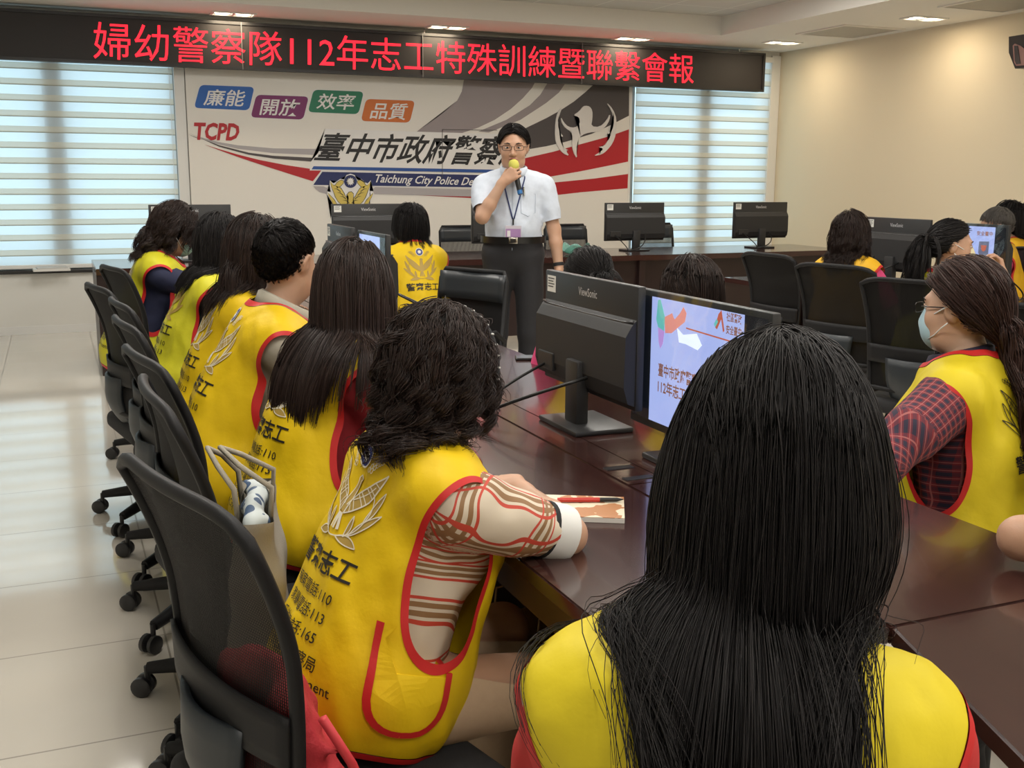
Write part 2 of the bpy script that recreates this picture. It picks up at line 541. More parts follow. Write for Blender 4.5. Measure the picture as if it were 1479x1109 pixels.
# zebra blinds
def cloth_light(name, col, transp, transl):
    m = bpy.data.materials.new(name); m.use_nodes = True
    nt = m.node_tree; nt.nodes.clear()
    o = nt.nodes.new('ShaderNodeOutputMaterial'); a = nt.nodes.new('ShaderNodeMixShader'); b = nt.nodes.new('ShaderNodeMixShader')
    d = nt.nodes.new('ShaderNodeBsdfDiffuse'); t = nt.nodes.new('ShaderNodeBsdfTranslucent'); tr = nt.nodes.new('ShaderNodeBsdfTransparent')
    d.inputs[0].default_value = (*col, 1); t.inputs[0].default_value = (*col, 1)
    tc = nt.nodes.new('ShaderNodeTexCoord'); nz = nt.nodes.new('ShaderNodeTexNoise'); nz.inputs['Scale'].default_value = 900
    nt.links.new(tc.outputs['Object'], nz.inputs['Vector'])
    mr = nt.nodes.new('ShaderNodeMapRange'); mr.inputs['To Min'].default_value = transl * 0.92; mr.inputs['To Max'].default_value = min(1, transl * 1.08)
    nt.links.new(nz.outputs['Fac'], mr.inputs['Value']); nt.links.new(mr.outputs['Result'], a.inputs[0])
    nt.links.new(d.outputs[0], a.inputs[1]); nt.links.new(t.outputs[0], a.inputs[2])
    b.inputs[0].default_value = transp
    nt.links.new(a.outputs[0], b.inputs[1]); nt.links.new(tr.outputs[0], b.inputs[2]); nt.links.new(b.outputs[0], o.inputs[0])
    return m
sheer_m = cloth_light('sheer_band', (0.90, 0.95, 0.96), 0.06, 0.60)
solid_m = cloth_light('solid_band', (0.82, 0.81, 0.71), 0.0, 0.36)
line_m = cloth_light('fold_line', (0.45, 0.44, 0.36), 0.0, 0.18)
def blind(x0, x1, label, phase):
    b = empty('zebra_blind', ((x0 + x1) / 2, WY - 0.02, SILL), label=label, cat='blind', group='striped blinds on the front windows')
    hw = (x1 - x0) / 2; V = []; F = []; fm = []
    z = 0.045; top = HEAD - SILL - 0.06; k = 0
    while z < top:
        hgt = (0.080, 0.007, 0.046)[k % 3]
        z1 = min(z + hgt, top); n = len(V)
        yy = (0.0, -0.003, -0.006)[k % 3]
        V += [(-hw, yy, z), (hw, yy, z), (hw, yy, z1 + 0.003), (-hw, yy, z1 + 0.003)]
        F.append((n, n + 1, n + 2, n + 3)); fm.append(k % 3); z = z1; k += 1
    link('blind_fabric', mesh_np('blind_fabric', V, [F], smooth=False, fmat=fm), [sheer_m, line_m, solid_m], b)
    MB().box(-hw, hw, -0.012, 0.012, 0.012, 0.048, 0.005).build('bottom_rail', trim_m, b)
    MB().box(-hw, hw, -0.05, 0.04, top, top + 0.06, 0.008).build('blind_cassette', trim_m, b)
    MB().tube([(hw - 0.03, -0.03, top), (hw - 0.03, -0.03, 0.5)], 0.002, 5).build('pull_cord', trim_m, b)
blind(-2.15, 1.07, 'striped zebra blind over the left window behind the red sign', 0)
blind(5.83, 7.56, 'striped zebra blind over the right window in the corner', 0.4)

# ceiling: raised tiled field with a lower soffit along the front and the right
def tile_ceiling():
    m = mat('ceiling_tile', (0.66, 0.66, 0.64), rough=0.9)
    nt, b, N, L = nodes_of(m)
    geo = N('NewGeometry'); sep = N('SeparateXYZ'); L(geo.outputs['Position'], sep.inputs[0])
    def j(o):
        t = math_node(nt, 'DIVIDE', o, 0.6); t = math_node(nt, 'FRACT', t); t = math_node(nt, 'SUBTRACT', t, 0.5); t = math_node(nt, 'ABSOLUTE', t)
        return math_node(nt, 'GREATER_THAN', t, 0.487)
    jj = math_node(nt, 'MAXIMUM', j(sep.outputs['X']), j(sep.outputs['Y']))
    L(ramp_mix(nt, jj, (0.60, 0.60, 0.57), (0.74, 0.74, 0.70)), b.inputs['Base Color'])
    return m
structure('ceiling', MB().box(LX, WX, BY, WY, CZ2, CZ2 + 0.05), tile_ceiling())
soffit = [(LX, 9.47), (6.24, 9.47), (6.24, BY), (WX, BY), (WX, WY), (LX, WY)]
structure('trim_4', MB().prism(soffit, CZ, CZ2), ceil_m)

tube_m = mat('lit_diffuser', (0.9, 0.9, 0.85), rough=0.5, emit=(1.0, 0.93, 0.82), estr=3.0)
for i, (tx, ty) in enumerate(TROFFERS):
    t = empty('troffer', (tx, ty, CZ2), label='recessed fluorescent light panel in the raised tiled ceiling', cat='ceiling light', group='fluorescent ceiling panels')
    MB().box(-0.3, 0.3, -0.6, 0.6, -0.010, 0.0).build('troffer_frame', trim_m, t)
    MB().box(-0.28, 0.28, -0.58, 0.58, -0.013, -0.010).build('diffuser', tube_m, t)

lamp_m = mat('lit_lamp', (1, 0.9, 0.7), emit=(1.0, 0.86, 0.62), estr=9.0)
chrome = mat('chrome', (0.7, 0.7, 0.7), rough=0.2, metal=1.0)
DL = [(335, 21, 'above the left part of the red sign'), (640, 41, 'above the middle of the red sign'), (907, 57, 'above the right part of the red sign'),
      (1130, 61, 'in the corner beside the right window'), (1335, 26, 'near the right wall beside the grille')]
for px, py, wh in DL:
    p = at_z(px, py, CZ)
    if p.y > 10.0: p.y = 10.05
    d = empty('downlight', (p.x, p.y, CZ), label='small recessed twin downlight in the soffit ' + wh, cat='downlight', group='soffit downlights')
    f = MB()
    f.box(-0.19, 0.19, -0.10, -0.08, -0.012, 0.0); f.box(-0.19, 0.19, 0.08, 0.10, -0.012, 0.0); f.box(-0.19, -0.17, -0.08, 0.08, -0.012, 0.0); f.box(0.17, 0.19, -0.08, 0.08, -0.012, 0.0)
    f.box(-0.012, 0.012, -0.08, 0.08, -0.010, 0.0)
    f.build('downlight_frame', trim_m, d)
    for sx in (-0.09, 0.09):
        MB().lathe([(0, -0.006), (0.06, -0.006), (0.07, 0.0)], (sx, 0, 0), 20).build('lamp', lamp_m, d)
    area('downlight_glow', (p.x, p.y, CZ - 0.02), (0, 0, 0), 0.3, 0.14, 5.0, (1.0, 0.80, 0.55))

grille_m = mat('grille_grey', (0.42, 0.40, 0.35), rough=0.7)
nt, b_, N_, L_ = nodes_of(grille_m)
_tc = N_('TexCoord'); _w = N_('TexWave'); _w.inputs['Scale'].default_value = 26; L_(_tc.outputs['Object'], _w.inputs['Vector'])
L_(ramp_mix(nt, _w.outputs['Fac'], (0.33, 0.31, 0.27), (0.50, 0.48, 0.42)), b_.inputs['Base Color'])
for (px, py, wh) in ((1227, 45, 'beside the corner downlight'), (1452, 4, 'at the top right above the wall display')):
    p = at_z(px, py, CZ)
    v = empty('ceiling_grille', (p.x, p.y, CZ), label='square air return grille in the soffit ' + wh, cat='vent', group='soffit air grilles')
    f = MB()
    for a in ((-0.36, 0.36, -0.36, -0.33), (-0.36, 0.36, 0.33, 0.36), (-0.36, -0.33, -0.33, 0.33), (0.33, 0.36, -0.33, 0.33)): f.box(*a, -0.012, 0)
    f.build('grille_frame', ceil_m, v)
    MB().box(-0.33, 0.33, -0.33, 0.33, -0.006, 0).build('grille_mesh', grille_m, v)

# ================================================================= LED SIGN
sign = empty('led_sign', (3.4, 10.2, 2.34), label='long black LED sign with red Chinese characters under the ceiling', cat='sign')
sx0, sx1 = -1.2, 7.30
M_ = Matrix.Translation((-3.4, -10.2, -2.34))
black_case = mat('black_sign_case', (0.012, 0.012, 0.013), rough=0.45, noise=0.1)
led_face = mat('led_matrix_face', (0.016, 0.013, 0.013), rough=0.6, noise=0.3, nscale=300)
f = MB()
f.box(sx0, sx1, 10.2, 10.31, 2.345, 2.74, 0.004)
f.box(sx0, sx1, 10.18, 10.2, 2.34, 2.365); f.box(sx0, sx1, 10.18, 10.2, 2.725, 2.75); f.box(sx1 - 0.03, sx1, 10.18, 10.2, 2.365, 2.725)
f.xf(M_).build('sign_case', black_case, sign)
MB().box(sx0, sx1 - 0.03, 10.194, 10.2, 2.365, 2.725).xf(M_).build('led_face', led_face, sign)
for x in (1.66, 3.36, 5.06): MB().box(x - 0.004, x + 0.004, 10.178, 10.2, 2.34, 2.75).xf(M_).build('module_seam', mat('seam_grey', (0.12, 0.12, 0.12), rough=0.4), sign)
red_led = mat('red_led', (0.3, 0.0, 0.01), emit=(1.0, 0.012, 0.028), estr=1.5)
q = [at_y(*p, 10.192) - Vector((3.4, 10.2, 2.34)) for p in ((135, 31), (1002, 79), (1002, 121), (135, 85))]
text_on_quad('led_text', '婦幼警察隊112年志工特殊訓練暨聯繫會報', *q, red_led, sign, bold=0.0)
for x in (-0.3, 3.4, 7.0): MB().tube([(x, 10.25, 2.735), (x, 10.25, CZ)], 0.008, 8).xf(M_).build('hanger_rod', chrome, sign)

# ================================================================= BACKDROP PANEL WITH PRINTED GRAPHICS
PY = 10.40
panel = empty('backdrop_panel', (3.5, PY, 0.0), label='wide printed backdrop panel with police lettering and red grey swooshes behind the speaker', cat='backdrop')
PO = Vector((3.5, PY, 0.0))
cream_panel = mat('panel_cream', (0.82, 0.80, 0.75), rough=0.55, noise=0.01)
MB().box(1.18 - 3.5, 5.75 - 3.5, 0, WY - PY, 0.25, 2.42).build('panel_board', cream_panel, panel)
MB().box(5.75 - 3.5, 5.772 - 3.5, -0.004, WY - PY, 0.25, 2.42).build('edge_strip', trim_m, panel)
_layer = [0]
def chaikin(P, n=2):
    P = [np.array(p, float) for p in P]
    for _ in range(n):
        Q = []
        for i in range(len(P)):
            a, b = P[i], P[(i + 1) % len(P)]
            Q += [0.75 * a + 0.25 * b, 0.25 * a + 0.75 * b]
        P = Q
    return P
def on_panel(pts, lay):
    return [at_y(p[0], p[1], PY - 0.0012 * lay) - PO for p in pts]
def graphic(name, polys, m, lay, smooth=0, thick=0.0006, parent=None):
    bm = MB()
    for pts in polys:
        if smooth: pts = chaikin(pts, smooth)
        bm.slab3(on_panel(pts, lay), (0, thick, 0))
    bmesh.ops.triangulate(bm.bm, faces=bm.bm.faces[:])
    return bm.build(name, m, parent or panel)
g_white = mat('print_white', (0.80, 0.80, 0.80), rough=0.5)
g_red = mat('print_red', (0.46, 0.012, 0.022), rough=0.5)
g_dark = mat('print_dark_grey', (0.075, 0.065, 0.068), rough=0.5)
g_mauve = mat('print_mauve', (0.33, 0.29, 0.30), rough=0.5)
g_grey = mat('print_grey', (0.42, 0.40, 0.42), rough=0.5)
g_black = mat('print_black', (0.012, 0.012, 0.014), rough=0.5)
g_navy = mat('print_navy', (0.016, 0.026, 0.12), rough=0.5)
g_blue = mat('print_blue', (0.022, 0.085, 0.33), rough=0.5)
g_gold = mat('print_gold', (0.66, 0.52, 0.12), rough=0.5)
g_green = mat('print_green', (0.012, 0.19, 0.10), rough=0.5)
g_purple = mat('print_purple', (0.19, 0.018, 0.13), rough=0.5)
g_orange = mat('print_orange', (0.62, 0.16, 0.028), rough=0.5)
g_bluepill = mat('print_bright_blue', (0.016, 0.12, 0.46), rough=0.5)

def crop(x, y, s, pts): return [(x + s * a, y + s * b) for a, b in pts]
c2 = lambda pts: crop(400, 0, 0.33807, pts)
c6 = lambda pts: crop(700, 100, 0.19845, pts)
c5 = lambda pts: crop(270, 100, 0.22312, pts)
ce = lambda pts: crop(440, 230, 0.09466, pts)
# sweeping shapes on the right
graphic('grey_swoosh', [c2([(800, 335), (790, 390), (770, 430), (700, 490), (590, 568), (780, 572), (860, 545), (930, 512), (1000, 465), (1050, 420), (1090, 375), (1108, 340)]),
                        c2([(1162, 345), (1125, 405), (1080, 450), (980, 512), (860, 562), (905, 566), (1040, 512), (1150, 440), (1205, 395), (1240, 345)])], g_mauve, 1)
graphic('dark_swoosh', [c6([(800, 105), (735, 165), (650, 235), (550, 300), (450, 355), (270, 442), (240, 500), (330, 580), (450, 560), (600, 525), (780, 470), (900, 415), (1050, 338), (1053, 100)])], g_dark, 1)
graphic('red_swoosh', [c6([(1050, 437), (900, 490), (700, 545), (500, 600), (290, 648), (200, 800), (390, 797), (700, 742), (900, 702), (1044, 672)]),
                       c6([(1044, 762), (800, 795), (600, 815), (380, 836), (-500, 905), (-580, 912), (-40, 940), (300, 930), (440, 925), (700, 895), (1040, 866)])], g_red, 1)
# sweeping shapes on the left
graphic('grey_swoosh', [c5([(60, 432), (200, 470), (330, 492), (560, 512), (860, 516), (860, 556), (560, 543), (330, 515), (180, 480)])], g_grey, 1)
graphic('dark_swoosh', [c5([(8, 410), (100, 450), (210, 492), (400, 540), (560, 560), (840, 574), (835, 600), (560, 578), (400, 553), (210, 502)]),
                        c5([(8, 420), (60, 440), (110, 458), (60, 444)])], g_dark, 2)
graphic('red_swoosh', [c5([(115, 488), (220, 520), (330, 552), (470, 587), (640, 620), (870, 655), (815, 725), (640, 670), (470, 615), (330, 568), (220, 528)])], g_red, 2)
# the four word tiles
def pill(pts, m, word, tq):
    graphic('tile_outline', [chaikin_pill(grow(pts, 1.6), 0.2)], g_white, 2)
    o = graphic('word_tile', [chaikin_pill(pts, 0.2)], m, 3)
    text_on_quad('tile_word', word, *on_panel(tq, 4.2), g_white, o, bold=0.012)
def grow(pts, d):
    c = np.mean(pts, 0); return [tuple(np.array(p) + (np.array(p) - c) / np.linalg.norm(np.array(p) - c) * d) for p in pts]
def chaikin_pill(pts, r):
    P = []; n = len(pts)
    for i in range(n):
        a, b, c = (np.array(pts[(i + k) % n], float) for k in (-1, 0, 1))
        la, lc = np.linalg.norm(a - b), np.linalg.norm(c - b); rr = 7.0
        p0 = b + (a - b) / la * rr; p2 = b + (c - b) / lc * rr
        for t in np.linspace(0, 1, 6): P.append((1 - t) ** 2 * p0 + 2 * t * (1 - t) * b + t * t * p2)
    return P
pill(c5([(85, 101), (437, 115), (402, 266), (46, 250)]), g_bluepill, '廉能', c5([(130, 128), (388, 135), (362, 243), (104, 234)]))
pill(c5([(450, 165), (789, 177), (752, 326), (412, 311)]), g_purple, '開放', c5([(490, 188), (740, 195), (716, 305), (468, 296)]))
pill(c5([(820, 132), (1145, 145), (1110, 291), (783, 277)]), g_green, '效率', c5([(860, 155), (1098, 163), (1074, 265), (834, 258)]))
pill(c5([(1160, 192), (1477, 204), (1442, 346), (1126, 335)]), g_orange, '品質', c5([(1208, 215), (1436, 222), (1410, 330), (1182, 320)]))
text_on_quad('panel_text', 'TCPD', *on_panel(c5([(44, 343), (344, 350), (334, 464), (50, 458)]), 3), g_red, panel, bold=0.035, shear=0.15)
# the headline, its stripe and the English band
graphic('headline_outline', [c5([(895, 385), (1080, 392), (2215, 425), (2225, 470), (2160, 600), (2150, 660), (795, 655), (800, 600), (850, 540)])], g_white, 3)
text_on_quad('headline_text', '臺中市政府警察局', *on_panel([(471, 191), (768, 197), (750, 241), (452, 233)], 4.4), g_black, panel, bold=0.018)
graphic('blue_stripe', [[(453, 240), (764, 246), (760, 250.5), (450, 244.5)]], g_blue, 4)
graphic('band_outline', [[(464, 246.5), (764, 252.5), (754, 273), (450, 268.5)]], g_white, 3)
graphic('navy_band', [[(465.5, 248), (762, 254), (752, 271.5), (452.5, 267)]], g_navy, 4)
text_on_quad('band_text', 'Taichung City Police Department', *on_panel([(543, 251.5), (738, 258), (735, 273), (541, 267)], 5.2), g_white, panel, bold=0.014, shear=0.25)
graphic('grey_band', [ce([(135, 412), (290, 415), (350, 440), (400, 490), (340, 530), (230, 500), (170, 455)]), ce([(1080, 425), (1010, 480), (1060, 530), (3300, 590), (3330, 480)])], g_grey, 3)
# police emblem: white backing, gold wings and ears of grain, blue sun disc
def mirror(pts, cx): return [(2 * cx - a, b) for a, b in pts]
em = graphic('emblem_backing', [ce([(385, 320), (440, 370), (540, 300), (600, 310), (640, 240), (700, 220), (760, 240), (800, 310), (860, 300), (960, 370), (1010, 320), (1025, 380), (990, 480), (1050, 490), (1060, 540), (980, 700), (990, 900), (400, 900), (440, 700), (340, 530), (345, 490), (400, 500), (380, 400)])], g_white, 5)
wing = [(395, 340), (440, 395), (520, 420), (560, 450), (600, 520), (630, 580), (665, 610), (665, 700), (560, 690), (510, 640), (470, 570), (440, 490), (410, 420)]
leaf = [(350, 510), (400, 560), (450, 620), (495, 690), (480, 800), (440, 690), (390, 600)]
ear = [(465, 400), (500, 350), (550, 320), (592, 330), (585, 370), (545, 410), (500, 440)]
body = [(645, 545), (675, 505), (715, 498), (745, 530), (740, 580), (760, 690), (790, 800), (620, 800), (650, 690), (672, 600), (668, 560)]
def gro(p, d):
    c = np.mean(p, 0); return [tuple(np.array(a) + (np.array(a) - c) / np.linalg.norm(np.array(a) - c) * d) for a in p]
sh = [wing, mirror(wing, 700), leaf, mirror(leaf, 700), ear, mirror(ear, 700), body]
graphic('emblem_outline', [ce(gro(p, 9)) for p in sh], g_black, 6, parent=panel)
graphic('emblem_gold', [ce(p) for p in sh], g_gold, 7, parent=panel)
fl = []
for k in range(5):
    a = 440 + 45 * k; b = 430 + 58 * k
    fl.append([(a, b + 20), (a + 60, b + 18), (a + 110, b + 60), (a + 104, b + 68), (a + 55, b + 28)])
fl += [mirror(p, 700) for p in fl]
graphic('emblem_feather_line', [ce(p) for p in fl], g_black, 8, parent=panel)
disc = [(700 + 98 * math.cos(t), 338 + 98 * math.sin(t)) for t in np.linspace(0, 2 * PI, 28, endpoint=False)]
graphic('sun_disc', [ce(disc)], g_navy, 8, parent=panel)
star = []
for k in range(24):
    r_ = 64 if k % 2 == 0 else 40
    star.append((700 + r_ * math.cos(k * PI / 12), 338 + r_ * math.sin(k * PI / 12)))
graphic('sun_star', [ce(star)], g_white, 9, parent=panel)
# raised white bird and laurel emblem on the right
bird = [(645, 335), (690, 305), (715, 272), (735, 264), (765, 270), (785, 300), (785, 360), (775, 415), (840, 420), (890, 370), (915, 320), (910, 370), (880, 420), (830, 455), (760, 460), (705, 480), (678, 520), (668, 580), (674, 655), (645, 600), (635, 540), (640, 490), (630, 455), (590, 430), (560, 390), (556, 345), (575, 385), (610, 420), (660, 425), (690, 400), (693, 365), (680, 345)]
laur1 = [(568, 272), (545, 330), (532, 400), (545, 455), (578, 492), (545, 488), (556, 540), (582, 575), (612, 588), (592, 594), (618, 632), (570, 612), (530, 560), (513, 500), (515, 380), (533, 310)]
laur2 = [(884, 236), (935, 290), (962, 365), (957, 470), (932, 540), (890, 592), (850, 622), (792, 632), (838, 606), (866, 578), (826, 565), (872, 558), (905, 510), (922, 468), (885, 470), (930, 445), (944, 370), (925, 300)]
graphic('raised_emblem', [chaikin(c6(p), 1) for p in (bird, laur1, laur2)], mat('emblem_white', (0.76, 0.74, 0.72), rough=0.4), 12, thick=0.016)
f = MB()
seam = [(639, 187), (718, 188)]
a_, b_2 = on_panel([(639, 187), (718, 188)], 6); c_, d_ = on_panel([(639, 258), (718, 258)], 6)
f.tube([a_, b_2], 0.003, 4); f.tube([a_, c_], 0.003, 4)
f.build('access_panel_seam', g_dark, panel)

# wall display at the right edge
tv = empty('wall_display', at_x(1475, 72, WX - 0.25), label='black wall-mounted display box at the upper right edge', cat='display')
o0 = tv.location.copy()
P_ = [at_x(*p, WX - 0.35) - o0 for p in ((1457, 53), (1520, 43), (1540, 92), (1466, 99), (1457, 76))]
MB().slab3(P_, (0.30, 0, 0)).build('display_case', mat('black_plastic', (0.015, 0.015, 0.016), rough=0.4), tv)
P2 = [at_x(*p, WX - 0.352) - o0 for p in ((1463, 66), (1466, 63), (1474, 66), (1490, 78), (1500, 90), (1484, 94), (1468, 95), (1465, 90))]
MB().slab3(P2, (-0.003, 0, 0)).build('display_screen', mat('pink_glass', (0.35, 0.20, 0.18), rough=0.25), tv)
P3 = [at_x(*p, WX - 0.358) - o0 for p in ((1465, 66), (1470, 66), (1474, 92), (1468, 93), (1466, 88))]
MB().slab3(P3, (-0.003, 0, 0)).build('display_picture', mat('display_dark', (0.05, 0.05, 0.055), rough=0.2), tv)
MB().box(0.20, 0.26, -0.55, -0.45, -0.05, 0.05).build('wall_bracket', black_case, tv)
# ================================================================= FURNITURE
TZ = 0.75
def table_material():
    m = mat('dark_table_wood', (0.040, 0.016, 0.013), rough=0.16, spec=0.5, coat=0.25)
    nt, b, N, L = nodes_of(m)
    tc = N('TexCoord'); mp = N('Mapping'); mp.inputs['Scale'].default_value = (14, 1.2, 14)
    n = N('TexNoise'); n.inputs['Scale'].default_value = 3; n.inputs['Detail'].default_value = 8; n.inputs['Distortion'].default_value = 1.2
    L(tc.outputs['Object'], mp.inputs[0]); L(mp.outputs[0], n.inputs['Vector'])
    L(ramp_mix(nt, n.outputs['Fac'], (0.030, 0.011, 0.010), (0.050, 0.021, 0.017)), b.inputs['Base Color'])
    return m
wood = table_material()
edge_wood = mat('table_edge_wood', (0.085, 0.045, 0.022), rough=0.3, noise=0.15, nscale=30)
panel_wood = mat('table_panel_wood', (0.022, 0.010, 0.009), rough=0.35, noise=0.15, nscale=20)
blackp = mat('black_plastic', (0.015, 0.015, 0.016), rough=0.4)

# long double-sided conference table running towards the backdrop
IX0, IX1, IYE = 0.705, 1.592, 6.75
isl = empty('conference_table', (1.15, 3.8, 0), label='long dark glossy conference table with monitors along its middle', cat='table')
def pan(name, poly, z0=TZ - 0.028, z1=TZ, m=wood, parent=isl, o=(1.15, 3.8)):
    mb = MB().prism([(x - o[0], y - o[1]) for x, y in poly], z0, z1)
    bmesh.ops.bevel(mb.bm, geom=[e for e in mb.bm.edges if abs((e.verts[0].co - e.verts[1].co).z) < 1e-6 and e.verts[0].co.z > z1 - 1e-4], offset=0.003, segments=2, affect='EDGES')
    return mb.build(name, m, parent, smooth=30)
g = 0.0015
pan('top_panel', [(IX0, 1.35), (1.101 - g, 1.16), (1.101 - g, IYE), (IX0, IYE)])
pan('cable_flap', [(1.101 + g, 1.96), (1.202 - g, 1.96), (1.202 - g, IYE), (1.101 + g, IYE)])
pan('top_panel', [(1.101 + g, 1.157 + g), (IX1, 1.157 + g), (IX1, IYE), (1.202 + g, IYE), (1.202 + g, 1.96 - g), (1.101 + g, 1.96 - g)])
pan('end_panel', [(1.101 + g, 1.157 - g), (IX1, 1.157 - g), (IX1, 0.58), (0.90, 0.58)])
MB().box(IX0 + 0.012 - 1.15, IX0 + 0.032 - 1.15, 1.36 - 3.8, IYE - 0.02 - 3.8, TZ - 0.09, TZ - 0.028).build('apron', edge_wood, isl)
MB().box(IX1 - 0.03 - 1.15, IX1 - 0.012 - 1.15, 0.7 - 3.8, IYE - 0.02 - 3.8, TZ - 0.09, TZ - 0.028).build('apron', edge_wood, isl)
MB().box(-0.02, 0.02, 1.5 - 3.8, IYE - 0.1 - 3.8, 0.05, TZ - 0.028).build('modesty_panel', panel_wood, isl)
for y in (1.55, 3.2, 4.9, 6.5):
    MB().box(-0.28, 0.28, y - 3.8 - 0.025, y - 3.8 + 0.025, 0.0, TZ - 0.028, 0.003).build('table_leg', panel_wood, isl)
for y in (2.0, 2.09):
    MB().box(1.115 - 1.15, 1.185 - 1.15, y - 3.8 - 0.012, y - 3.8 + 0.012, TZ - 0.001, TZ + 0.002, 0.001).build('cable_slot', blackp, isl)

# far table along the front
FX0, FX1, FY0, FY1 = 0.245, 6.80, 8.0, 8.92
far = empty('front_table', (3.5, 8.4, 0), label='long dark table standing across the front below the backdrop', cat='table')
pan('table_top', [(FX0, FY0), (FX1, FY0), (FX1, FY1), (FX0, FY1)], 0.715, 0.76, wood, far, (3.5, 8.4))
MB().box(FX0 + 0.05 - 3.5, FX1 - 0.05 - 3.5, FY0 + 0.07 - 8.4, FY0 + 0.09 - 8.4, 0.12, 0.715).build('modesty_panel', panel_wood, far)
for x in (FX0 + 0.03, 2.4, 4.6, FX1 - 0.03):
    MB().box(x - 0.03 - 3.5, x + 0.03 - 3.5, FY0 + 0.03 - 8.4, FY1 - 0.1 - 8.4, 0.0, 0.715, 0.004).build('table_leg', panel_wood, far)

# table of the group on the right
rt = empty('side_table', (4.60, 4.2, 0), label='dark table of the group by the right wall carrying two monitors', cat='table')
pan('table_top', [(4.12, 2.4), (5.02, 2.4), (5.02, 6.1), (4.12, 6.1)], 0.72, TZ, wood, rt, (4.60, 4.2))
MB().box(-0.02, 0.02, -1.6, 1.7, 0.06, 0.72).build('modesty_panel', panel_wood, rt)
for y in (-1.6, 0.1, 1.7): MB().box(-0.3, 0.3, y - 0.025, y + 0.025, 0, 0.72, 0.003).build('table_leg', panel_wood, rt)

# ----------------------------------------------------------------- monitors
mon_black = mat('monitor_black', (0.020, 0.020, 0.021), rough=0.42, noise=0.06, nscale=200)
mon_back = mat('monitor_back_texture', (0.017, 0.017, 0.018), rough=0.55, bump=0.15, bscale=900)
mon_edge = mat('monitor_ridge', (0.06, 0.06, 0.062), rough=0.25)
sticker_m = mat('sticker_white', (0.72, 0.72, 0.68), rough=0.5)
ink_m = mat('sticker_ink', (0.08, 0.08, 0.08), rough=0.6)
logo_m = mat('logo_silver', (0.62, 0.62, 0.64), rough=0.35, metal=0.3)
off_screen = mat('dark_screen', (0.008, 0.009, 0.011), rough=0.12)
cable_m = mat('black_cable', (0.010, 0.010, 0.010), rough=0.4)

def monitor(loc, rotz, w, h, ztop, label, screen_m=None, cables=True, sticker=True, tz=TZ, group='desktop monitors'):
    """local: screen faces +y, the printed back faces -y; origin on the table under the stand"""
    e = empty('monitor', (*loc, tz), rotz, label=label, cat='monitor', group=group)
    zt = ztop - tz; zb = zt - h; py = 0.012
    MB().box(-w / 2, w / 2, py - 0.011, py + 0.011, zb, zt, 0.004).build('monitor_housing', mon_black, e, smooth=40)
    # lower two thirds of the back bulge out below a bright ridge
    rz = zt - 0.30 * h
    bl = MB()
    prof = [(py - 0.011, rz + 0.010), (py - 0.024, rz - 0.004), (py - 0.040, rz - 0.030), (py - 0.042, zb + 0.06), (py - 0.030, zb + 0.02), (py - 0.011, zb + 0.012)]
    for sx in (-1, 1): pass
    A = [bl.bm.verts.new((-w / 2 * 0.985, y, z)) for y, z in prof]; B = [bl.bm.verts.new((w / 2 * 0.985, y, z)) for y, z in prof]
    for i in range(len(prof) - 1): bl.bm.faces.new((A[i], A[i + 1], B[i + 1], B[i]))
    bl.bm.faces.new(A[::-1]); bl.bm.faces.new(B)
    bl.build('back_cover', mon_back, e)
    rp = [(-w / 2 * 0.97, 0.0), (-w * 0.40, -0.012), (0, -0.016), (w * 0.40, -0.012), (w / 2 * 0.97, 0.0)]
    MB().tube([(x, py - 0.019, rz + 0.006 + dz * 0.4) for x, dz in rp], 0.0035, 6).build('back_ridge', mon_edge, e, smooth=180)
    MB().box(-w / 2 + 0.014, w / 2 - 0.014, py + 0.0105, py + 0.0118, zb + 0.020, zt - 0.014).build('screen', screen_m or off_screen, e)
    # stand
    MB().box(-0.036, 0.036, -0.045, -0.008, 0.012, zb + 0.09, 0.006).build('stand_column', mon_black, e, smooth=40)
    st = MB().box(-0.115, 0.115, -0.085, 0.085, 0.0, 0.014, 0.005); st.build('stand_base', mon_black, e, smooth=40)
    pp = MB().box(-w * 0.44, -w * 0.26, py - 0.047, py - 0.036, zb + 0.035, zb + 0.085, 0.003)
    pp.build('port_panel', mon_black, e)
    MB().box(-w * 0.40, -w * 0.365, py - 0.0435, py - 0.0415, zb + 0.045, zb + 0.065).build('port_sticker', sticker_m, e)
    if sticker:
        s = MB().box(-w * 0.47, -w * 0.37, py - 0.0120, py - 0.0112, zt - 0.060 * h / 0.31, zt - 0.014).build('asset_sticker', sticker_m, e)
        k = MB()
        for r_ in range(4): k.box(-w * 0.46, -w * (0.385 + 0.012 * (r_ % 2)), py - 0.0124, py - 0.0120, zt - 0.020 - 0.0075 * r_ - 0.003, zt - 0.020 - 0.0075 * r_)
        k.build('sticker_print', ink_m, s)
    y = py - 0.0118; lw = w * 0.10; lh = 0.022 * w / 0.53; zc = zt - 0.13 * h
    text_on_quad('maker_name', 'ViewSonic', (-lw, y, zc + lh / 2), (lw, y, zc + lh / 2), (lw, y, zc - lh / 2), (-lw, y, zc - lh / 2), logo_m, e, bold=0.004)
    if cables:
        def arc(p0, p1, sag, out):
            return [Vector(p0) * (1 - t) ** 2 + Vector(((p0[0] + p1[0]) / 2, min(p0[1], p1[1]) - out, sag)) * 2 * t * (1 - t) + Vector(p1) * t * t for t in np.linspace(0, 1, 14)]
        MB().tube(arc((-w * 0.36, py - 0.045, zb + 0.05), (-w * 0.30, -0.20, 0.008), 0.03, 0.10), 0.0042, 8).build('cable', cable_m, e, smooth=180)
        MB().tube(arc((w * 0.14, py - 0.045, zb + 0.055), (-w * 0.32, -0.19, 0.009), 0.04, 0.16), 0.0048, 8).build('cable', cable_m, e, smooth=180)
    return e

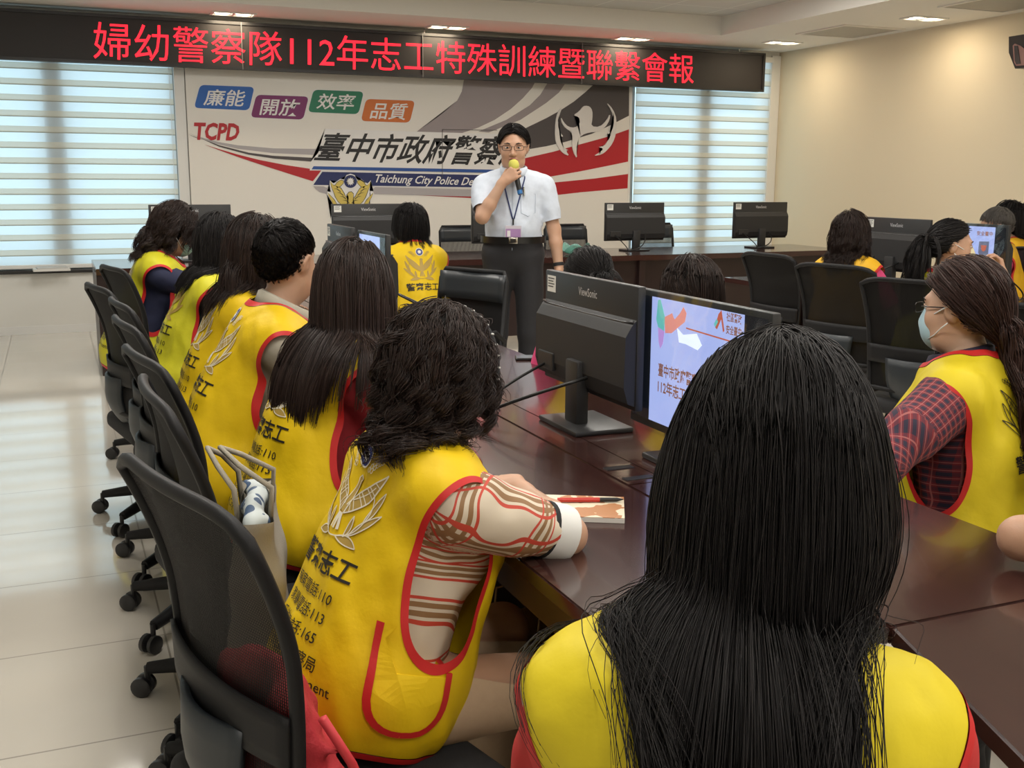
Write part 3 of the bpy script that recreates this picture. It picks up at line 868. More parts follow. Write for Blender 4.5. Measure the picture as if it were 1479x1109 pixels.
# lit slide on the screens: procedural colour, the screens give off light
def screen_material(name, w, x0f, x1f):
    m = mat(name, (0.02, 0.02, 0.02), rough=0.15)
    nt, b, N, L = nodes_of(m)
    tc = N('TexCoord'); sp = N('SeparateXYZ'); L(tc.outputs['Object'], sp.inputs[0])
    t = math_node(nt, 'DIVIDE', sp.outputs['X'], w)
    inside = math_node(nt, 'MULTIPLY', math_node(nt, 'GREATER_THAN', t, x0f), math_node(nt, 'LESS_THAN', t, x1f))
    n = N('TexNoise'); n.inputs['Scale'].default_value = 5; L(tc.outputs['Object'], n.inputs['Vector'])
    c = ramp_mix(nt, n.outputs['Fac'], (0.36, 0.44, 0.86), (0.50, 0.56, 0.92))
    c = ramp_mix(nt, inside, (0.004, 0.005, 0.008), c)
    L(c, b.inputs['Emission Color']); b.inputs['Emission Strength'].default_value = 0.85
    return m
film = bpy.data.materials.new('clear_film'); film.use_nodes = True
_nt = film.node_tree; _nt.nodes.clear()
_o = _nt.nodes.new('ShaderNodeOutputMaterial'); _mx = _nt.nodes.new('ShaderNodeMixShader'); _t = _nt.nodes.new('ShaderNodeBsdfTransparent'); _g = _nt.nodes.new('ShaderNodeBsdfGlossy')
_t.inputs[0].default_value = (0.90, 0.94, 0.95, 1); _g.inputs['Roughness'].default_value = 0.12; _mx.inputs[0].default_value = 0.13
_nt.links.new(_t.outputs[0], _mx.inputs[1]); _nt.links.new(_g.outputs[0], _mx.inputs[2]); _nt.links.new(_mx.outputs[0], _o.inputs[0])

def film_sheet(e, w, h, ztop, tz=TZ, seed=3, k0=-0.5, k1=0.5):
    """crinkled protective film still stuck over the screen's front"""
    zt = ztop - tz + 0.004; zb = zt - h - 0.01
    nx, nz = 40, 28
    X, Z = np.meshgrid(np.linspace(k0 * w, k1 * w, nx), np.linspace(zb, zt, nz), indexing='ij')
    P = np.stack((X.ravel(), np.zeros(nx * nz), Z.ravel()), 1)
    q = P.copy(); q[:, 0] = q[:, 0] * 1.4 + q[:, 2] * 0.9
    P[:, 1] = 0.027 + 0.0022 * vnoise(q * 16 + 5, seed) + 0.0012 * vnoise(q * 38 + 9, seed + 1)
    i = np.arange(nx * nz).reshape(nx, nz)
    F = np.stack((i[:-1, :-1], i[1:, :-1], i[1:, 1:], i[:-1, 1:]), -1).reshape(-1, 4)
    link('protective_film', mesh_np('protective_film', P, [F]), film, e)

def slide_mark(e, polys, m, w, h, ztop, name, tz=TZ, lay=1):
    """flat shapes on the lit screen; polys in screen fractions (0..1 from the viewer's left, 0..1 from the top)"""
    zt = ztop - tz
    mb = MB()
    for pts in polys:
        mb.poly3([(w / 2 - u * w, 0.0240 + 0.0003 * lay, zt - v * h) for u, v in pts])
    bmesh.ops.triangulate(mb.bm, faces=mb.bm.faces[:])
    o = mb.build(name, m, e); return o
def slide_text(e, body, u0, u1, v0, v1, m, w, h, ztop, tz=TZ, bold=0.02):
    zt = ztop - tz; y = 0.0245
    f = lambda u, v: (w / 2 - u * w, y, zt - v * h)
    text_on_quad('slide_text', body, f(u0, v0), f(u1, v0), f(u1, v1), f(u0, v1), m, e, bold=bold)

s_brown = mat('slide_brown', (0.22, 0.10, 0.07), emit=(0.23, 0.10, 0.07), estr=0.6)
s_rust = mat('slide_rust', (0.4, 0.1, 0.06), emit=(0.45, 0.10, 0.06), estr=0.6)
s_grey = mat('slide_grey', (0.12, 0.13, 0.2), emit=(0.12, 0.13, 0.20), estr=0.6)
s_pink = mat('slide_pink', (0.5, 0.2, 0.2), emit=(0.62, 0.22, 0.20), estr=0.7)
s_teal = mat('slide_teal', (0.1, 0.4, 0.4), emit=(0.12, 0.42, 0.40), estr=0.7)
s_purp = mat('slide_purple', (0.4, 0.2, 0.5), emit=(0.42, 0.26, 0.62), estr=0.7)
s_pale = mat('slide_pale', (0.6, 0.65, 0.9), emit=(0.60, 0.66, 0.95), estr=0.9)

MW, MH = 0.53, 0.305
big = monitor((1.27, 2.50), -PI / 2, MW, MH, 1.146, 'black monitor seen from the back, nearest one on the long table, beside the lit screen')
SW, SH = 0.565, 0.335
scr = monitor((1.33, 2.04), PI / 2, SW, SH, 1.137, 'monitor showing a blue slide under clear film, behind the foreground long-haired woman',
              screen_material('slide_screen_near', SW, -0.335, 0.335))
film_sheet(scr, SW, SH, 1.137)
slide_text(scr, '臺中市政府警察局婦幼警察隊', 0.235, 0.80, 0.50, 0.60, s_brown, SW, SH, 1.137)
slide_text(scr, '112年志工聯繫會報', 0.235, 0.66, 0.62, 0.72, s_brown, SW, SH, 1.137)
slide_text(scr, '112年7月', 0.43, 0.60, 0.88, 0.95, s_brown, SW, SH, 1.137)
slide_mark(scr, [[(0.215, 0.06), (0.235, 0.05), (0.255, 0.14), (0.275, 0.17), (0.27, 0.30), (0.255, 0.36), (0.235, 0.35), (0.225, 0.26), (0.205, 0.20)]], s_teal, SW, SH, 1.137, 'slide_map')
slide_mark(scr, [[(0.27, 0.17), (0.33, 0.13), (0.35, 0.17), (0.39, 0.12), (0.415, 0.07), (0.44, 0.11), (0.43, 0.17), (0.38, 0.22), (0.33, 0.27), (0.28, 0.28)]], s_pink, SW, SH, 1.137, 'slide_map')
slide_mark(scr, [[(0.222, 0.25), (0.275, 0.27), (0.265, 0.36), (0.245, 0.40), (0.23, 0.35)]], s_purp, SW, SH, 1.137, 'slide_map', lay=2)
slide_mark(scr, [[(0.44, 0.205), (0.82, 0.225), (0.82, 0.235), (0.44, 0.215)]], s_rust, SW, SH, 1.137, 'slide_line')
slide_mark(scr, [[(0.665, 0.07), (0.685, 0.04), (0.71, 0.17), (0.70, 0.18), (0.685, 0.10), (0.66, 0.17), (0.645, 0.16)]], s_rust, SW, SH, 1.137, 'slide_logo')
slide_mark(scr, [[(0.655, 0.10), (0.665, 0.12), (0.648, 0.16), (0.638, 0.14)]], s_teal, SW, SH, 1.137, 'slide_logo', lay=2)
slide_text(scr, '社區警政', 0.72, 0.82, 0.045, 0.105, s_brown, SW, SH, 1.137)
slide_text(scr, '安全臺中', 0.72, 0.82, 0.125, 0.185, s_brown, SW, SH, 1.137)
slide_mark(scr, [[(0.70, 0.27), (0.80, 0.27), (0.805, 0.42), (0.75, 0.47), (0.695, 0.42)]], s_grey, SW, SH, 1.137, 'slide_shield')
slide_mark(scr, [[(0.715, 0.33), (0.75, 0.31), (0.785, 0.33), (0.78, 0.39), (0.75, 0.41), (0.72, 0.39)]], s_rust, SW, SH, 1.137, 'slide_shield', lay=2)
slide_mark(scr, [[(0.37, 0.22), (0.42, 0.26), (0.52, 0.23), (0.56, 0.30), (0.53, 0.34), (0.44, 0.32), (0.39, 0.32)]], s_pale, SW, SH, 1.137, 'slide_ribbon')

fback = monitor((1.24, 5.06), -PI / 2, 0.46, 0.30, 1.172, 'monitor back farther up the long table, right of the straight long-haired woman', cables=False)
fscr = monitor((1.29, 4.58), PI / 2, 0.46, 0.30, 1.162, 'monitor with shiny silver film reflections, in front of the woman in red sleeves',
               screen_material('pale_screen_far', 0.46, -0.30, 0.42))
film_sheet(fscr, 0.46, 0.30, 1.162, seed=5)
rback = monitor((4.53, 4.96), -PI / 2, 0.52, 0.31, 1.180, 'black monitor back on the right table, between the bob-haired and ponytailed women')
rscr = monitor((4.60, 4.44), PI / 2, 0.49, 0.31, 1.170, 'monitor showing a slide with a police shield, behind the masked ponytailed woman',
               screen_material('slide_screen_right', 0.49, -0.33, 0.33))
film_sheet(rscr, 0.49, 0.31, 1.170, seed=8)
slide_mark(rscr, [[(0.62, 0.30), (0.76, 0.29), (0.76, 0.50), (0.69, 0.58), (0.62, 0.50)]], s_grey, 0.49, 0.31, 1.170, 'slide_shield')
slide_mark(rscr, [[(0.65, 0.36), (0.73, 0.36), (0.72, 0.44), (0.69, 0.47), (0.66, 0.44)]], s_rust, 0.49, 0.31, 1.170, 'slide_shield', lay=2)
slide_text(rscr, '安全臺中', 0.58, 0.80, 0.12, 0.20, s_brown, 0.49, 0.31, 1.170)
FM = [(0.955, 'leftmost on the front table, behind the bob-haired masked woman'), (2.34, 'second from left on the front table, behind the woman in red sleeves'),
      (3.53, 'just left of the standing speaker on the front table'), (4.79, 'just right of the standing speaker on the front table'), (6.14, 'at the right end of the front table')]
for i, (x, wh) in enumerate(FM):
    monitor((x, 8.52), PI, 0.60, 0.335, 1.186, 'black monitor back ' + wh, tz=0.76, cables=i > 2)
for o in list(bpy.data.objects):      # the front row's backs face the camera: turn the copies made facing away
    if o.name.startswith('monitor') and o.location.y > 8: o.rotation_euler.z = 0.0

# ----------------------------------------------------------------- office chairs
def net_material(name, col, freq, alpha):
    m = bpy.data.materials.new(name); m.use_nodes = True
    nt = m.node_tree; b = nt.nodes['Principled BSDF']; out = nt.nodes['Material Output']
    b.inputs['Base Color'].default_value = (*col, 1); b.inputs['Roughness'].default_value = 0.7; b.inputs['Specular IOR Level'].default_value = 0.2
    tc = nt.nodes.new('ShaderNodeTexCoord'); sp = nt.nodes.new('ShaderNodeSeparateXYZ'); nt.links.new(tc.outputs['UV'], sp.inputs[0])
    def saw(o, f):
        a = math_node(nt, 'MULTIPLY', o, f); a = math_node(nt, 'FRACT', a); a = math_node(nt, 'SUBTRACT', a, 0.5); return math_node(nt, 'ABSOLUTE', a)
    hx = math_node(nt, 'LESS_THAN', saw(sp.outputs['X'], freq), 0.20)
    hy = math_node(nt, 'LESS_THAN', saw(sp.outputs['Y'], freq), 0.36)
    hole = math_node(nt, 'MULTIPLY', math_node(nt, 'MULTIPLY', hx, hy), alpha)
    mx = nt.nodes.new('ShaderNodeMixShader'); tr = nt.nodes.new('ShaderNodeBsdfTransparent')
    nt.links.new(hole, mx.inputs[0]); nt.links.new(b.outputs[0], mx.inputs[1]); nt.links.new(tr.outputs[0], mx.inputs[2]); nt.links.new(mx.outputs[0], out.inputs[0])
    mx2 = math_node(nt, 'MULTIPLY', saw(sp.outputs['X'], freq), 1.0)
    bp = nt.nodes.new('ShaderNodeBump'); bp.inputs['Strength'].default_value = 0.6; bp.inputs['Distance'].default_value = 0.002
    nt.links.new(mx2, bp.inputs['Height']); nt.links.new(bp.outputs[0], b.inputs['Normal'])
    return m
net_m = net_material('chair_net', (0.010, 0.009, 0.009), 210.0, 0.30)
net_dense = net_material('chair_net_dense', (0.006, 0.0055, 0.0055), 210.0, 0.05)
chair_frame = mat('chair_frame_plastic', (0.011, 0.011, 0.012), rough=0.55, spec=0.25, bump=0.1, bscale=700)
seat_cloth = mat('seat_cloth', (0.020, 0.020, 0.022), rough=0.9, bump=0.3, bscale=900)
back_support = mat('back_support_plastic', (0.022, 0.028, 0.034), rough=0.45)

def back_pt(u, v):
    """chair back surface: u -1..1 across, v 0..1 up; chair faces +y"""
    w = 0.200 + 0.036 * v
    corner = max(0.0, (v - 0.90) / 0.10)
    z = 0.47 + 0.50 * v - 0.028 * (abs(u) ** 6) * max(0, v - 0.5) * 2
    y = -0.20 - 0.030 * v - 0.055 * max(0, v - 0.55) ** 1.6 * 2 + 0.030 * math.sin(v * PI) * 0.6 + 0.034 * u * u * (1 - 0.3 * v)
    return Vector((u * w, y, z))

def grid_mesh(name, fn, nu, nv, m, parent, thick=0.0, uvs=None):
    bm = bmesh.new(); uv = bm.loops.layers.uv.new('UVMap')
    g = [[bm.verts.new(fn(i / nu * 2 - 1, j / nv)) for j in range(nv + 1)] for i in range(nu + 1)]
    for i in range(nu):
        for j in range(nv):
            f = bm.faces.new((g[i][j], g[i + 1][j], g[i + 1][j + 1], g[i][j + 1]))
            for l, (a, b) in zip(f.loops, ((i, j), (i + 1, j), (i + 1, j + 1), (i, j + 1))): l[uv].uv = (a / nu * 0.46, b / nv * 0.5)
    for f in bm.faces: f.smooth = True
    if thick:
        bmesh.ops.recalc_face_normals(bm, faces=bm.faces[:])
        bmesh.ops.solidify(bm, geom=bm.faces[:], thickness=thick)
    me = bpy.data.meshes.new(name); bm.to_mesh(me); bm.free()
    return link(name, me, m, parent)

def office_chair():
    e = empty('office_chair', (0, 0, 0), cat='chair', group='black mesh-backed office chairs', label='x')
    grid_mesh('back_net', back_pt, 20, 24, net_m, e)
    n = 40
    loop = [back_pt(-1 + 2 * t / 14, 1.0) for t in range(15)] + [back_pt(1, 1 - t / 16) for t in range(1, 17)] + [back_pt(1 - 2 * t / 12, 0) for t in range(1, 13)] + [back_pt(-1, t / 16) for t in range(1, 16)]
    MB().tube(loop, 0.0115, 8, closed=True).build('back_rim', chair_frame, e, smooth=180)
    def band(u, v): p = back_pt(u * 1.01, 0.24 + 0.16 * v); p.y -= 0.018; return p
    grid_mesh('lumbar_band', band, 16, 4, chair_frame, e, 0.008)
    # spine from under the seat up to the band
    def spine(u, v):
        a = v; z = 0.345 + 0.27 * a; y = -0.12 - 0.135 * math.sin(min(1, a * 1.3) * PI / 2) + 0.02 * a
        return Vector((u * (0.085 + 0.03 * a), y + 0.03 * u * u, z))
    grid_mesh('back_support', spine, 10, 8, back_support, e, 0.014)
    MB().box(-0.235, 0.235, -0.20, 0.25, 0.355, 0.430, 0.03, 4).build('seat', seat_cloth, e, smooth=60)
    MB().box(-0.10, 0.10, -0.13, 0.10, 0.315, 0.355, 0.01).build('seat_mechanism', chair_frame, e, smooth=40)
    MB().tube([(0, 0, 0.10), (0, 0, 0.22), (0, 0, 0.221), (0, 0, 0.32)], [0.030, 0.030, 0.018, 0.018], 16).build('gas_column', chair_frame, e, smooth=40)
    for k in range(5):
        a = 2 * PI * k / 5 + 0.3
        d = Vector((math.cos(a), math.sin(a), 0))
        MB().tube([d * 0.02 + Vector((0, 0, 0.115)), d * 0.15 + Vector((0, 0, 0.105)), d * 0.30 + Vector((0, 0, 0.080))], [0.030, 0.025, 0.017], 8).build('base_arm', chair_frame, e, smooth=60)
        c = d * 0.305; t = Vector((-d.y, d.x, 0))
        w = MB()
        for s in (-1, 1):
            M = Matrix.Translation(c + t * (0.016 * s) + d * 0.012 + Vector((0, 0, 0.0285))) @ Matrix.Rotation(a + PI / 2, 4, 'Z') @ Matrix.Rotation(PI / 2, 4, 'Y')
            w.lathe([(0, -0.010), (0.022, -0.010), (0.028, -0.006), (0.028, 0.006), (0.022, 0.010), (0, 0.010)], (0, 0, 0), 18, M)
        w.tube([c + Vector((0, 0, 0.03)), c + Vector((0, 0, 0.085))], 0.008, 8)
        w.build('castor', blackp, e, smooth=40)
    return e

def copy_tree(o, parent=None):
    c = o.copy(); COL.objects.link(c)
    if parent is not None: c.parent = parent
    for ch in [k for k in bpy.data.objects if k.parent == o]: copy_tree(ch, c)
    return c

_ch = office_chair(); _first = [True]
def put_chair(bx, by, hd, label, drop=0.0):
    """(bx, by): middle of the back's top edge on the floor plan; hd: heading in degrees, clockwise from the backdrop direction"""
    h = R(hd)
    o = _ch if _first[0] else copy_tree(_ch)
    _first[0] = False
    if o is not _ch:
        for c_ in o.children:
            if c_.name.startswith('back_net'): c_.material_slots[0].link = 'OBJECT'; c_.material_slots[0].material = net_dense
    o.location = (bx + 0.27 * math.sin(h), by + 0.27 * math.cos(h), 0); o.rotation_euler = (0, 0, -h)
    o['label'] = label
    return o
put_chair(0.105, 1.55, 75, 'nearest black mesh office chair, at the lower left, behind the curly-haired woman')
put_chair(0.140, 2.26, 88, 'black mesh office chair with a grey tote bag hung on it')
put_chair(0.150, 2.72, 82, 'black mesh office chair behind the straight long-haired woman in dark red sleeves')
put_chair(0.150, 3.36, 84, 'black mesh office chair behind the short-haired man in a grey shirt')
put_chair(0.165, 3.90, 84, 'black mesh office chair third from the far end along the left side')
put_chair(0.115, 4.50, 80, 'black mesh office chair with a dark support shell, behind the woman in a lime vest')
put_chair(0.215, 5.42, 78, 'farthest black mesh office chair on the left side, behind the masked bob-haired woman')
put_chair(3.78, 5.20, 87, 'black chair back left of the bob-haired woman, at the end of the front table')
put_chair(3.61, 4.40, 75, 'black chair back directly in front of the bob-haired woman by the right wall')
put_chair(3.38, 3.60, 68, 'black chair back behind the ponytailed masked woman')
put_chair(3.05, 2.85, 70, 'black chair back at the right edge behind the plaid-sleeved woman')
put_chair(2.32, 1.62, -18, 'black chair holding the plaid-sleeved woman, at the right edge')
put_chair(1.78, 2.45, 4, 'black chair hidden behind the two near monitors, holding the second of the two women there')
put_chair(1.76, 3.01, 0, 'black chair hidden behind the nearest monitor back')
put_chair(0.36, 0.42, 31, 'black chair under the foreground long-haired woman')
put_chair(2.02, 0.86, -40, 'black chair under the person whose elbow shows at the right edge')
put_chair(5.80, 5.05, -85, 'black chair under the grey-haired woman in pink')
put_chair(6.30, 5.44, -85, 'black chair under the dark-haired person behind the grey-haired woman')

# ----------------------------------------------------------------- visitor chairs
vnet = net_material('visitor_net', (0.02, 0.02, 0.02), 120.0, 0.9)
band_m = mat('visitor_band', (0.035, 0.040, 0.046), rough=0.35)
def visitor_chair(loc, hd, label, net):
    e = empty('visitor_chair', (*loc, 0), -R(hd), label=label, cat='chair', group='black framed visitor chairs')
    w = 0.235
    f = MB().tube([(-w, 0.20, 0.0), (-w, 0.20, 0.44), (-w, -0.20, 0.46), (-w + 0.01, -0.26, 0.90), (-w + 0.035, -0.27, 0.945), (w - 0.035, -0.27, 0.945), (w - 0.01, -0.26, 0.90), (w, -0.20, 0.46), (w, 0.20, 0.44), (w, 0.20, 0.0)], 0.012, 8)
    f.build('chair_frame', chair_frame, e, smooth=180)
    for s in (-1, 1):
        MB().tube([(s * w, -0.20, 0.46), (s * w, -0.24, 0.0)], 0.012, 8).build('leg', chair_frame, e, smooth=180)
        MB().tube([(s * (w + 0.015), -0.22, 0.62), (s * (w + 0.02), -0.15, 0.67), (s * (w + 0.02), 0.12, 0.67), (s * (w + 0.02), 0.20, 0.63), (s * w, 0.20, 0.44)], 0.013, 8).build('armrest', chair_frame, e, smooth=180)
    def top(u, v): return Vector((u * (w - 0.012), -0.262 - 0.02 * (1 - u * u) + 0.012 * (1 - v), 0.80 + 0.135 * v))
    grid_mesh('back_band', top, 10, 3, band_m, e, 0.016)
    def low(u, v): return Vector((u * (w - 0.004), -0.215 - 0.045 * v - 0.02 * (1 - u * u), 0.49 + 0.31 * v))
    grid_mesh('back_net', low, 10, 8, net, e)
    MB().box(-w + 0.01, w - 0.01, -0.20, 0.22, 0.42, 0.465, 0.015, 3).build('seat', seat_cloth, e, smooth=60)
    return e
for x, wh in ((3.55, 'left of the speaker behind the front table'), (4.63, 'right of the speaker behind the front table'), (5.62, 'behind the front table between the two right monitors')):
    visitor_chair((x, 9.36), 180, 'black visitor chair with see-through net back ' + wh, vnet)
visitor_chair((1.665, 4.886), -115, 'black visitor chair with a dark smooth top band, right of the woman in red sleeves', net_m)

# ----------------------------------------------------------------- small things
t = empty('smartphone', at_z(775, 518, TZ), R(70), label='dark smartphone lying on the long table left of the near monitor', cat='phone')
MB().box(-0.037, 0.037, -0.078, 0.078, 0, 0.008, 0.003, 3).build('phone_body', blackp, t, smooth=40)
MB().box(-0.034, 0.034, -0.074, 0.074, 0.008, 0.0086).build('phone_screen', mat('phone_glass', (0.01, 0.01, 0.012), rough=0.05), t)

paper = mat('paper_white', (0.78, 0.77, 0.73), rough=0.7)
p = at_z(832, 738, TZ)
t = empty('booklet', p, R(-28), label='printed booklet lying on the long table by the striped sleeve', cat='booklet')
MB().box(-0.095, 0.095, -0.07, 0.07, 0, 0.010, 0.001).build('page_block', paper, t)
cov = mat('booklet_cover', (0.7, 0.6, 0.45), rough=0.35)
nt, b_, N_, L_ = nodes_of(cov)
_tc = N_('TexCoord'); _n = N_('TexNoise'); _n.inputs['Scale'].default_value = 22; L_(_tc.outputs['Object'], _n.inputs['Vector'])
L_(ramp_mix(nt, math_node(nt, 'GREATER_THAN', _n.outputs['Fac'], 0.54), (0.74, 0.66, 0.50), (0.45, 0.20, 0.08)), b_.inputs['Base Color'])
MB().box(-0.095, 0.095, -0.07, 0.07, 0.010, 0.0112).build('cover', cov, t)
t = empty('pen', p + Vector((0.035, 0.01, 0.0115)), R(-20), label='red and black pen lying on the printed booklet', cat='pen')
MB().tube([(-0.065, 0, 0.005), (0.02, 0, 0.005)], 0.0048, 10).build('barrel', mat('pen_red', (0.5, 0.03, 0.02), rough=0.3), t, smooth=40)
MB().tube([(0.02, 0, 0.005), (0.055, 0, 0.005), (0.068, 0, 0.005)], [0.0045, 0.0042, 0.001], 10).build('grip', blackp, t, smooth=40)

p = at_z(566, 466, TZ); 
t = empty('thermos_cup', (1.43, 4.85, TZ), label='brushed metal thermos cup on the table by the woman in red sleeves', cat='cup')
MB().lathe([(0, 0), (0.030, 0), (0.033, 0.01), (0.034, 0.13), (0.030, 0.138)], seg=24).build('cup_body', mat('brushed_steel', (0.55, 0.53, 0.50), rough=0.3, metal=0.9), t, smooth=40)
MB().lathe([(0.031, 0.138), (0.034, 0.141), (0.034, 0.168), (0.028, 0.176), (0, 0.177)], seg=24).build('cup_lid', mat('steel_lid', (0.62, 0.60, 0.56), rough=0.25, metal=0.9), t, smooth=40)

t = empty('glass_dish', (at_z(822, 366, 0.76).x, 8.25, 0.76), label='pale green glass dish with a curved rim on the front table', cat='dish')
gd = mat('green_glass', (0.45, 0.85, 0.75), rough=0.08); gd.node_tree.nodes['Principled BSDF'].inputs['Transmission Weight'].default_value = 0.7
V = []; F = []
for j in range(10):
    for k in range(40):
        a = 2 * PI * k / 40; r = 0.03 + 0.09 * (j / 9) ** 0.8
        V.append((r * math.cos(a), r * math.sin(a), 0.004 + 0.06 * (j / 9) ** 2 * (1 + 0.55 * math.cos(3 * a))))
for j in range(9):
    for k in range(40): F.append((j * 40 + k, j * 40 + (k + 1) % 40, (j + 1) * 40 + (k + 1) % 40, (j + 1) * 40 + k))
V.append((0, 0, 0.004)); me = mesh_np('dish_bowl', V, [F, [(len(V) - 1, (k + 1) % 40, k) for k in range(40)]])
d = link('dish_bowl', me, gd, t); sm = d.modifiers.new('s', 'SOLIDIFY'); sm.thickness = 0.006

t = empty('paper_stack', (-0.05, WY - 0.12, SILL), R(4), label='stack of white paper lying on the left window ledge', cat='papers')
MB().box(-0.15, 0.15, -0.07, 0.07, 0, 0.02).build('lower_sheaf', paper, t)
MB().box(-0.12, 0.13, -0.065, 0.065, 0.02, 0.032, M=Matrix.Rotation(0.05, 4, 'Z')).build('upper_sheaf', mat('paper_grey', (0.6, 0.6, 0.58), rough=0.7), t)
t = empty('writing_pad', (4.30, 4.62, TZ), R(8), label='white writing pad on the right table under the monitor back', cat='pad')
MB().box(-0.10, 0.10, -0.15, 0.15, 0, 0.012).build('pad_sheets', paper, t)
MB().box(-0.10, 0.10, 0.13, 0.15, 0.012, 0.016).build('pad_binding', blackp, t)
t = empty('laptop', (4.34, 5.62, TZ), R(-90), label='closed silver and black laptop on the right table by the front chair', cat='laptop')
MB().box(-0.16, 0.16, -0.11, 0.11, 0, 0.012, 0.003).build('laptop_base', mat('silver_plastic', (0.5, 0.5, 0.52), rough=0.3, metal=0.5), t, smooth=40)
MB().box(-0.16, 0.16, -0.11, 0.11, 0.012, 0.020, 0.003).build('laptop_lid', blackp, t, smooth=40)

# grey tote bag hung from the second chair
canvas = mat('grey_canvas', (0.34, 0.31, 0.25), rough=0.9, bump=0.25, bscale=500)
t = empty('tote_bag', (0.33, 2.08, 0.455), R(78), label='grey canvas tote bag with patterned lining hanging on a mesh chair', cat='bag')
S = SDF((-0.17, -0.10, -0.02), (0.17, 0.10, 0.36), 0.007)
for p_ in (cone((-0.10, 0, 0.05), (0.10, 0, 0.05), 0.05, 0.05, 0.03), cone((-0.105, 0, 0.18), (0.105, 0, 0.18), 0.042, 0.042, 0.06), cone((-0.115, 0, 0.31), (0.115, 0, 0.31), 0.026, 0.026, 0.06), cone((-0.10, 0, 0.08), (-0.115, 0, 0.30), 0.04, 0.026, 0.05), cone((0.10, 0, 0.08), (0.115, 0, 0.30), 0.04, 0.026, 0.05), ell((0, 0, 0.16), (0.13, 0.04, 0.15), 0.05)):
    S.add(p_)
S.noise(0.008, 12, 21, (1, 1, 0.5))
V, Q = S.mesh(3)
V2, T2, _ = clip(V, tris(Q), 0.315 - V[:, 2] + 0.012 * np.sin(V[:, 0] * 20))
link('bag_body', mesh_np('bag_body', V2, [T2]), canvas, t)
lin = mat('bag_lining', (0.2, 0.25, 0.32), rough=0.6)
nt, b_, N_, L_ = nodes_of(lin)
_tc = N_('TexCoord'); _n = N_('TexVoronoi'); _n.inputs['Scale'].default_value = 34; L_(_tc.outputs['Object'], _n.inputs['Vector'])
L_(ramp_mix(nt, math_node(nt, 'GREATER_THAN', _n.outputs['Distance'], 0.40), (0.05, 0.09, 0.17), (0.50, 0.55, 0.55)), b_.inputs['Base Color'])
Sl = SDF((-0.17, -0.07, 0.25), (0.17, 0.07, 0.37), 0.006)
Sl.add(cone((-0.10, 0, 0.305), (0.10, 0, 0.315), 0.022, 0.022)); Sl.noise(0.012, 30, 22)
V, Q = Sl.mesh(2); link('bag_lining', mesh_np('bag_lining', V, [Q]), lin, t)
for s in (-1, 1):
    MB().tube([(-0.07, s * 0.03, 0.29), (-0.075, s * 0.035, 0.36), (-0.05, s * 0.02 + 0.045, 0.40), (0.0, 0.012 * s + 0.075, 0.425), (0.04, s * 0.018 + 0.045, 0.40), (0.06, s * 0.035, 0.36), (0.065, s * 0.03, 0.29)], 0.0055, 6).build('bag_handle', canvas, t, smooth=180)

# red jacket tucked behind the curly-haired woman on her chair
t = empty('red_jacket', (0.275, 1.61, 0.432), R(-74), label='crumpled red jacket stuffed on the nearest mesh chair behind the sitter', cat='jacket')
S = SDF((-0.22, -0.16, 0.0), (0.22, 0.10, 0.32), 0.008)
for p_ in (ell((0.02, -0.02, 0.06), (0.15, 0.06, 0.05), 0.05), ell((0.05, -0.03, 0.14), (0.13, 0.04, 0.12), 0.05), ell((0.10, -0.01, 0.10), (0.06, 0.04, 0.12), 0.04)): S.add(p_)
S.noise(0.022, 14, 31); S.noise(0.010, 34, 32)
V, Q = S.mesh(1); V[:, 2] = np.maximum(V[:, 2], 0.0)
link('jacket_cloth', mesh_np('jacket_cloth', V, [Q]), mat('jacket_red', (0.42, 0.02, 0.03), rough=0.75, bump=0.2), t)
MB().tube([(0.19, -0.02, 0.20), (0.20, 0.02, 0.12), (0.205, 0.05, 0.03)], 0.008, 6).build('jacket_strap', mat('strap_red', (0.6, 0.04, 0.05), rough=0.6), t, smooth=180)

# kraft paper bag under the long table
kraft = mat('kraft_paper', (0.46, 0.29, 0.14), rough=0.85, bump=0.2, bscale=60)
t = empty('paper_bag', (0.95, 2.10, 0.0), R(12), label='open brown kraft paper bag standing under the long table', cat='bag')
f = MB()
for (x0, x1, y0, y1) in ((-0.15, -0.147, -0.09, 0.09), (0.147, 0.15, -0.09, 0.09), (-0.147, 0.147, -0.09, -0.087), (-0.147, 0.147, 0.087, 0.09)): f.box(x0, x1, y0, y1, 0, 0.40)
f.box(-0.147, 0.147, -0.087, 0.087, 0, 0.004); f.build('bag_paper', kraft, t)
for s in (-1, 1): MB().tube([(-0.06, s * 0.085, 0.38), (-0.05, s * 0.085, 0.47), (0.05, s * 0.085, 0.47), (0.06, s * 0.085, 0.38)], 0.003, 6).build('bag_handle', kraft, t, smooth=180)
# ================================================================= PEOPLE
def rx(a): c, s = math.cos(a), math.sin(a); return np.array([[1, 0, 0], [0, c, -s], [0, s, c]])
def ry(a): c, s = math.cos(a), math.sin(a); return np.array([[c, 0, s], [0, 1, 0], [-s, 0, c]])
def rz(a): c, s = math.cos(a), math.sin(a); return np.array([[c, -s, 0], [s, c, 0], [0, 0, 1]])

def skin_material(name, col):
    m = mat(name, col, rough=0.5, sss=0.12, bump=0.05, bscale=300)
    nt, b, N, L = nodes_of(m)
    tc = N('TexCoord'); n = N('TexNoise'); n.inputs['Scale'].default_value = 18; L(tc.outputs['Object'], n.inputs['Vector'])
    L(ramp_mix(nt, n.outputs['Fac'], tuple(c * 0.88 for c in col), tuple(min(1, c * 1.1) for c in col)), b.inputs['Base Color'])
    return m
skin_m = skin_material('skin', (0.50, 0.29, 0.19))
skin_pale = skin_material('skin_pale', (0.58, 0.36, 0.25))

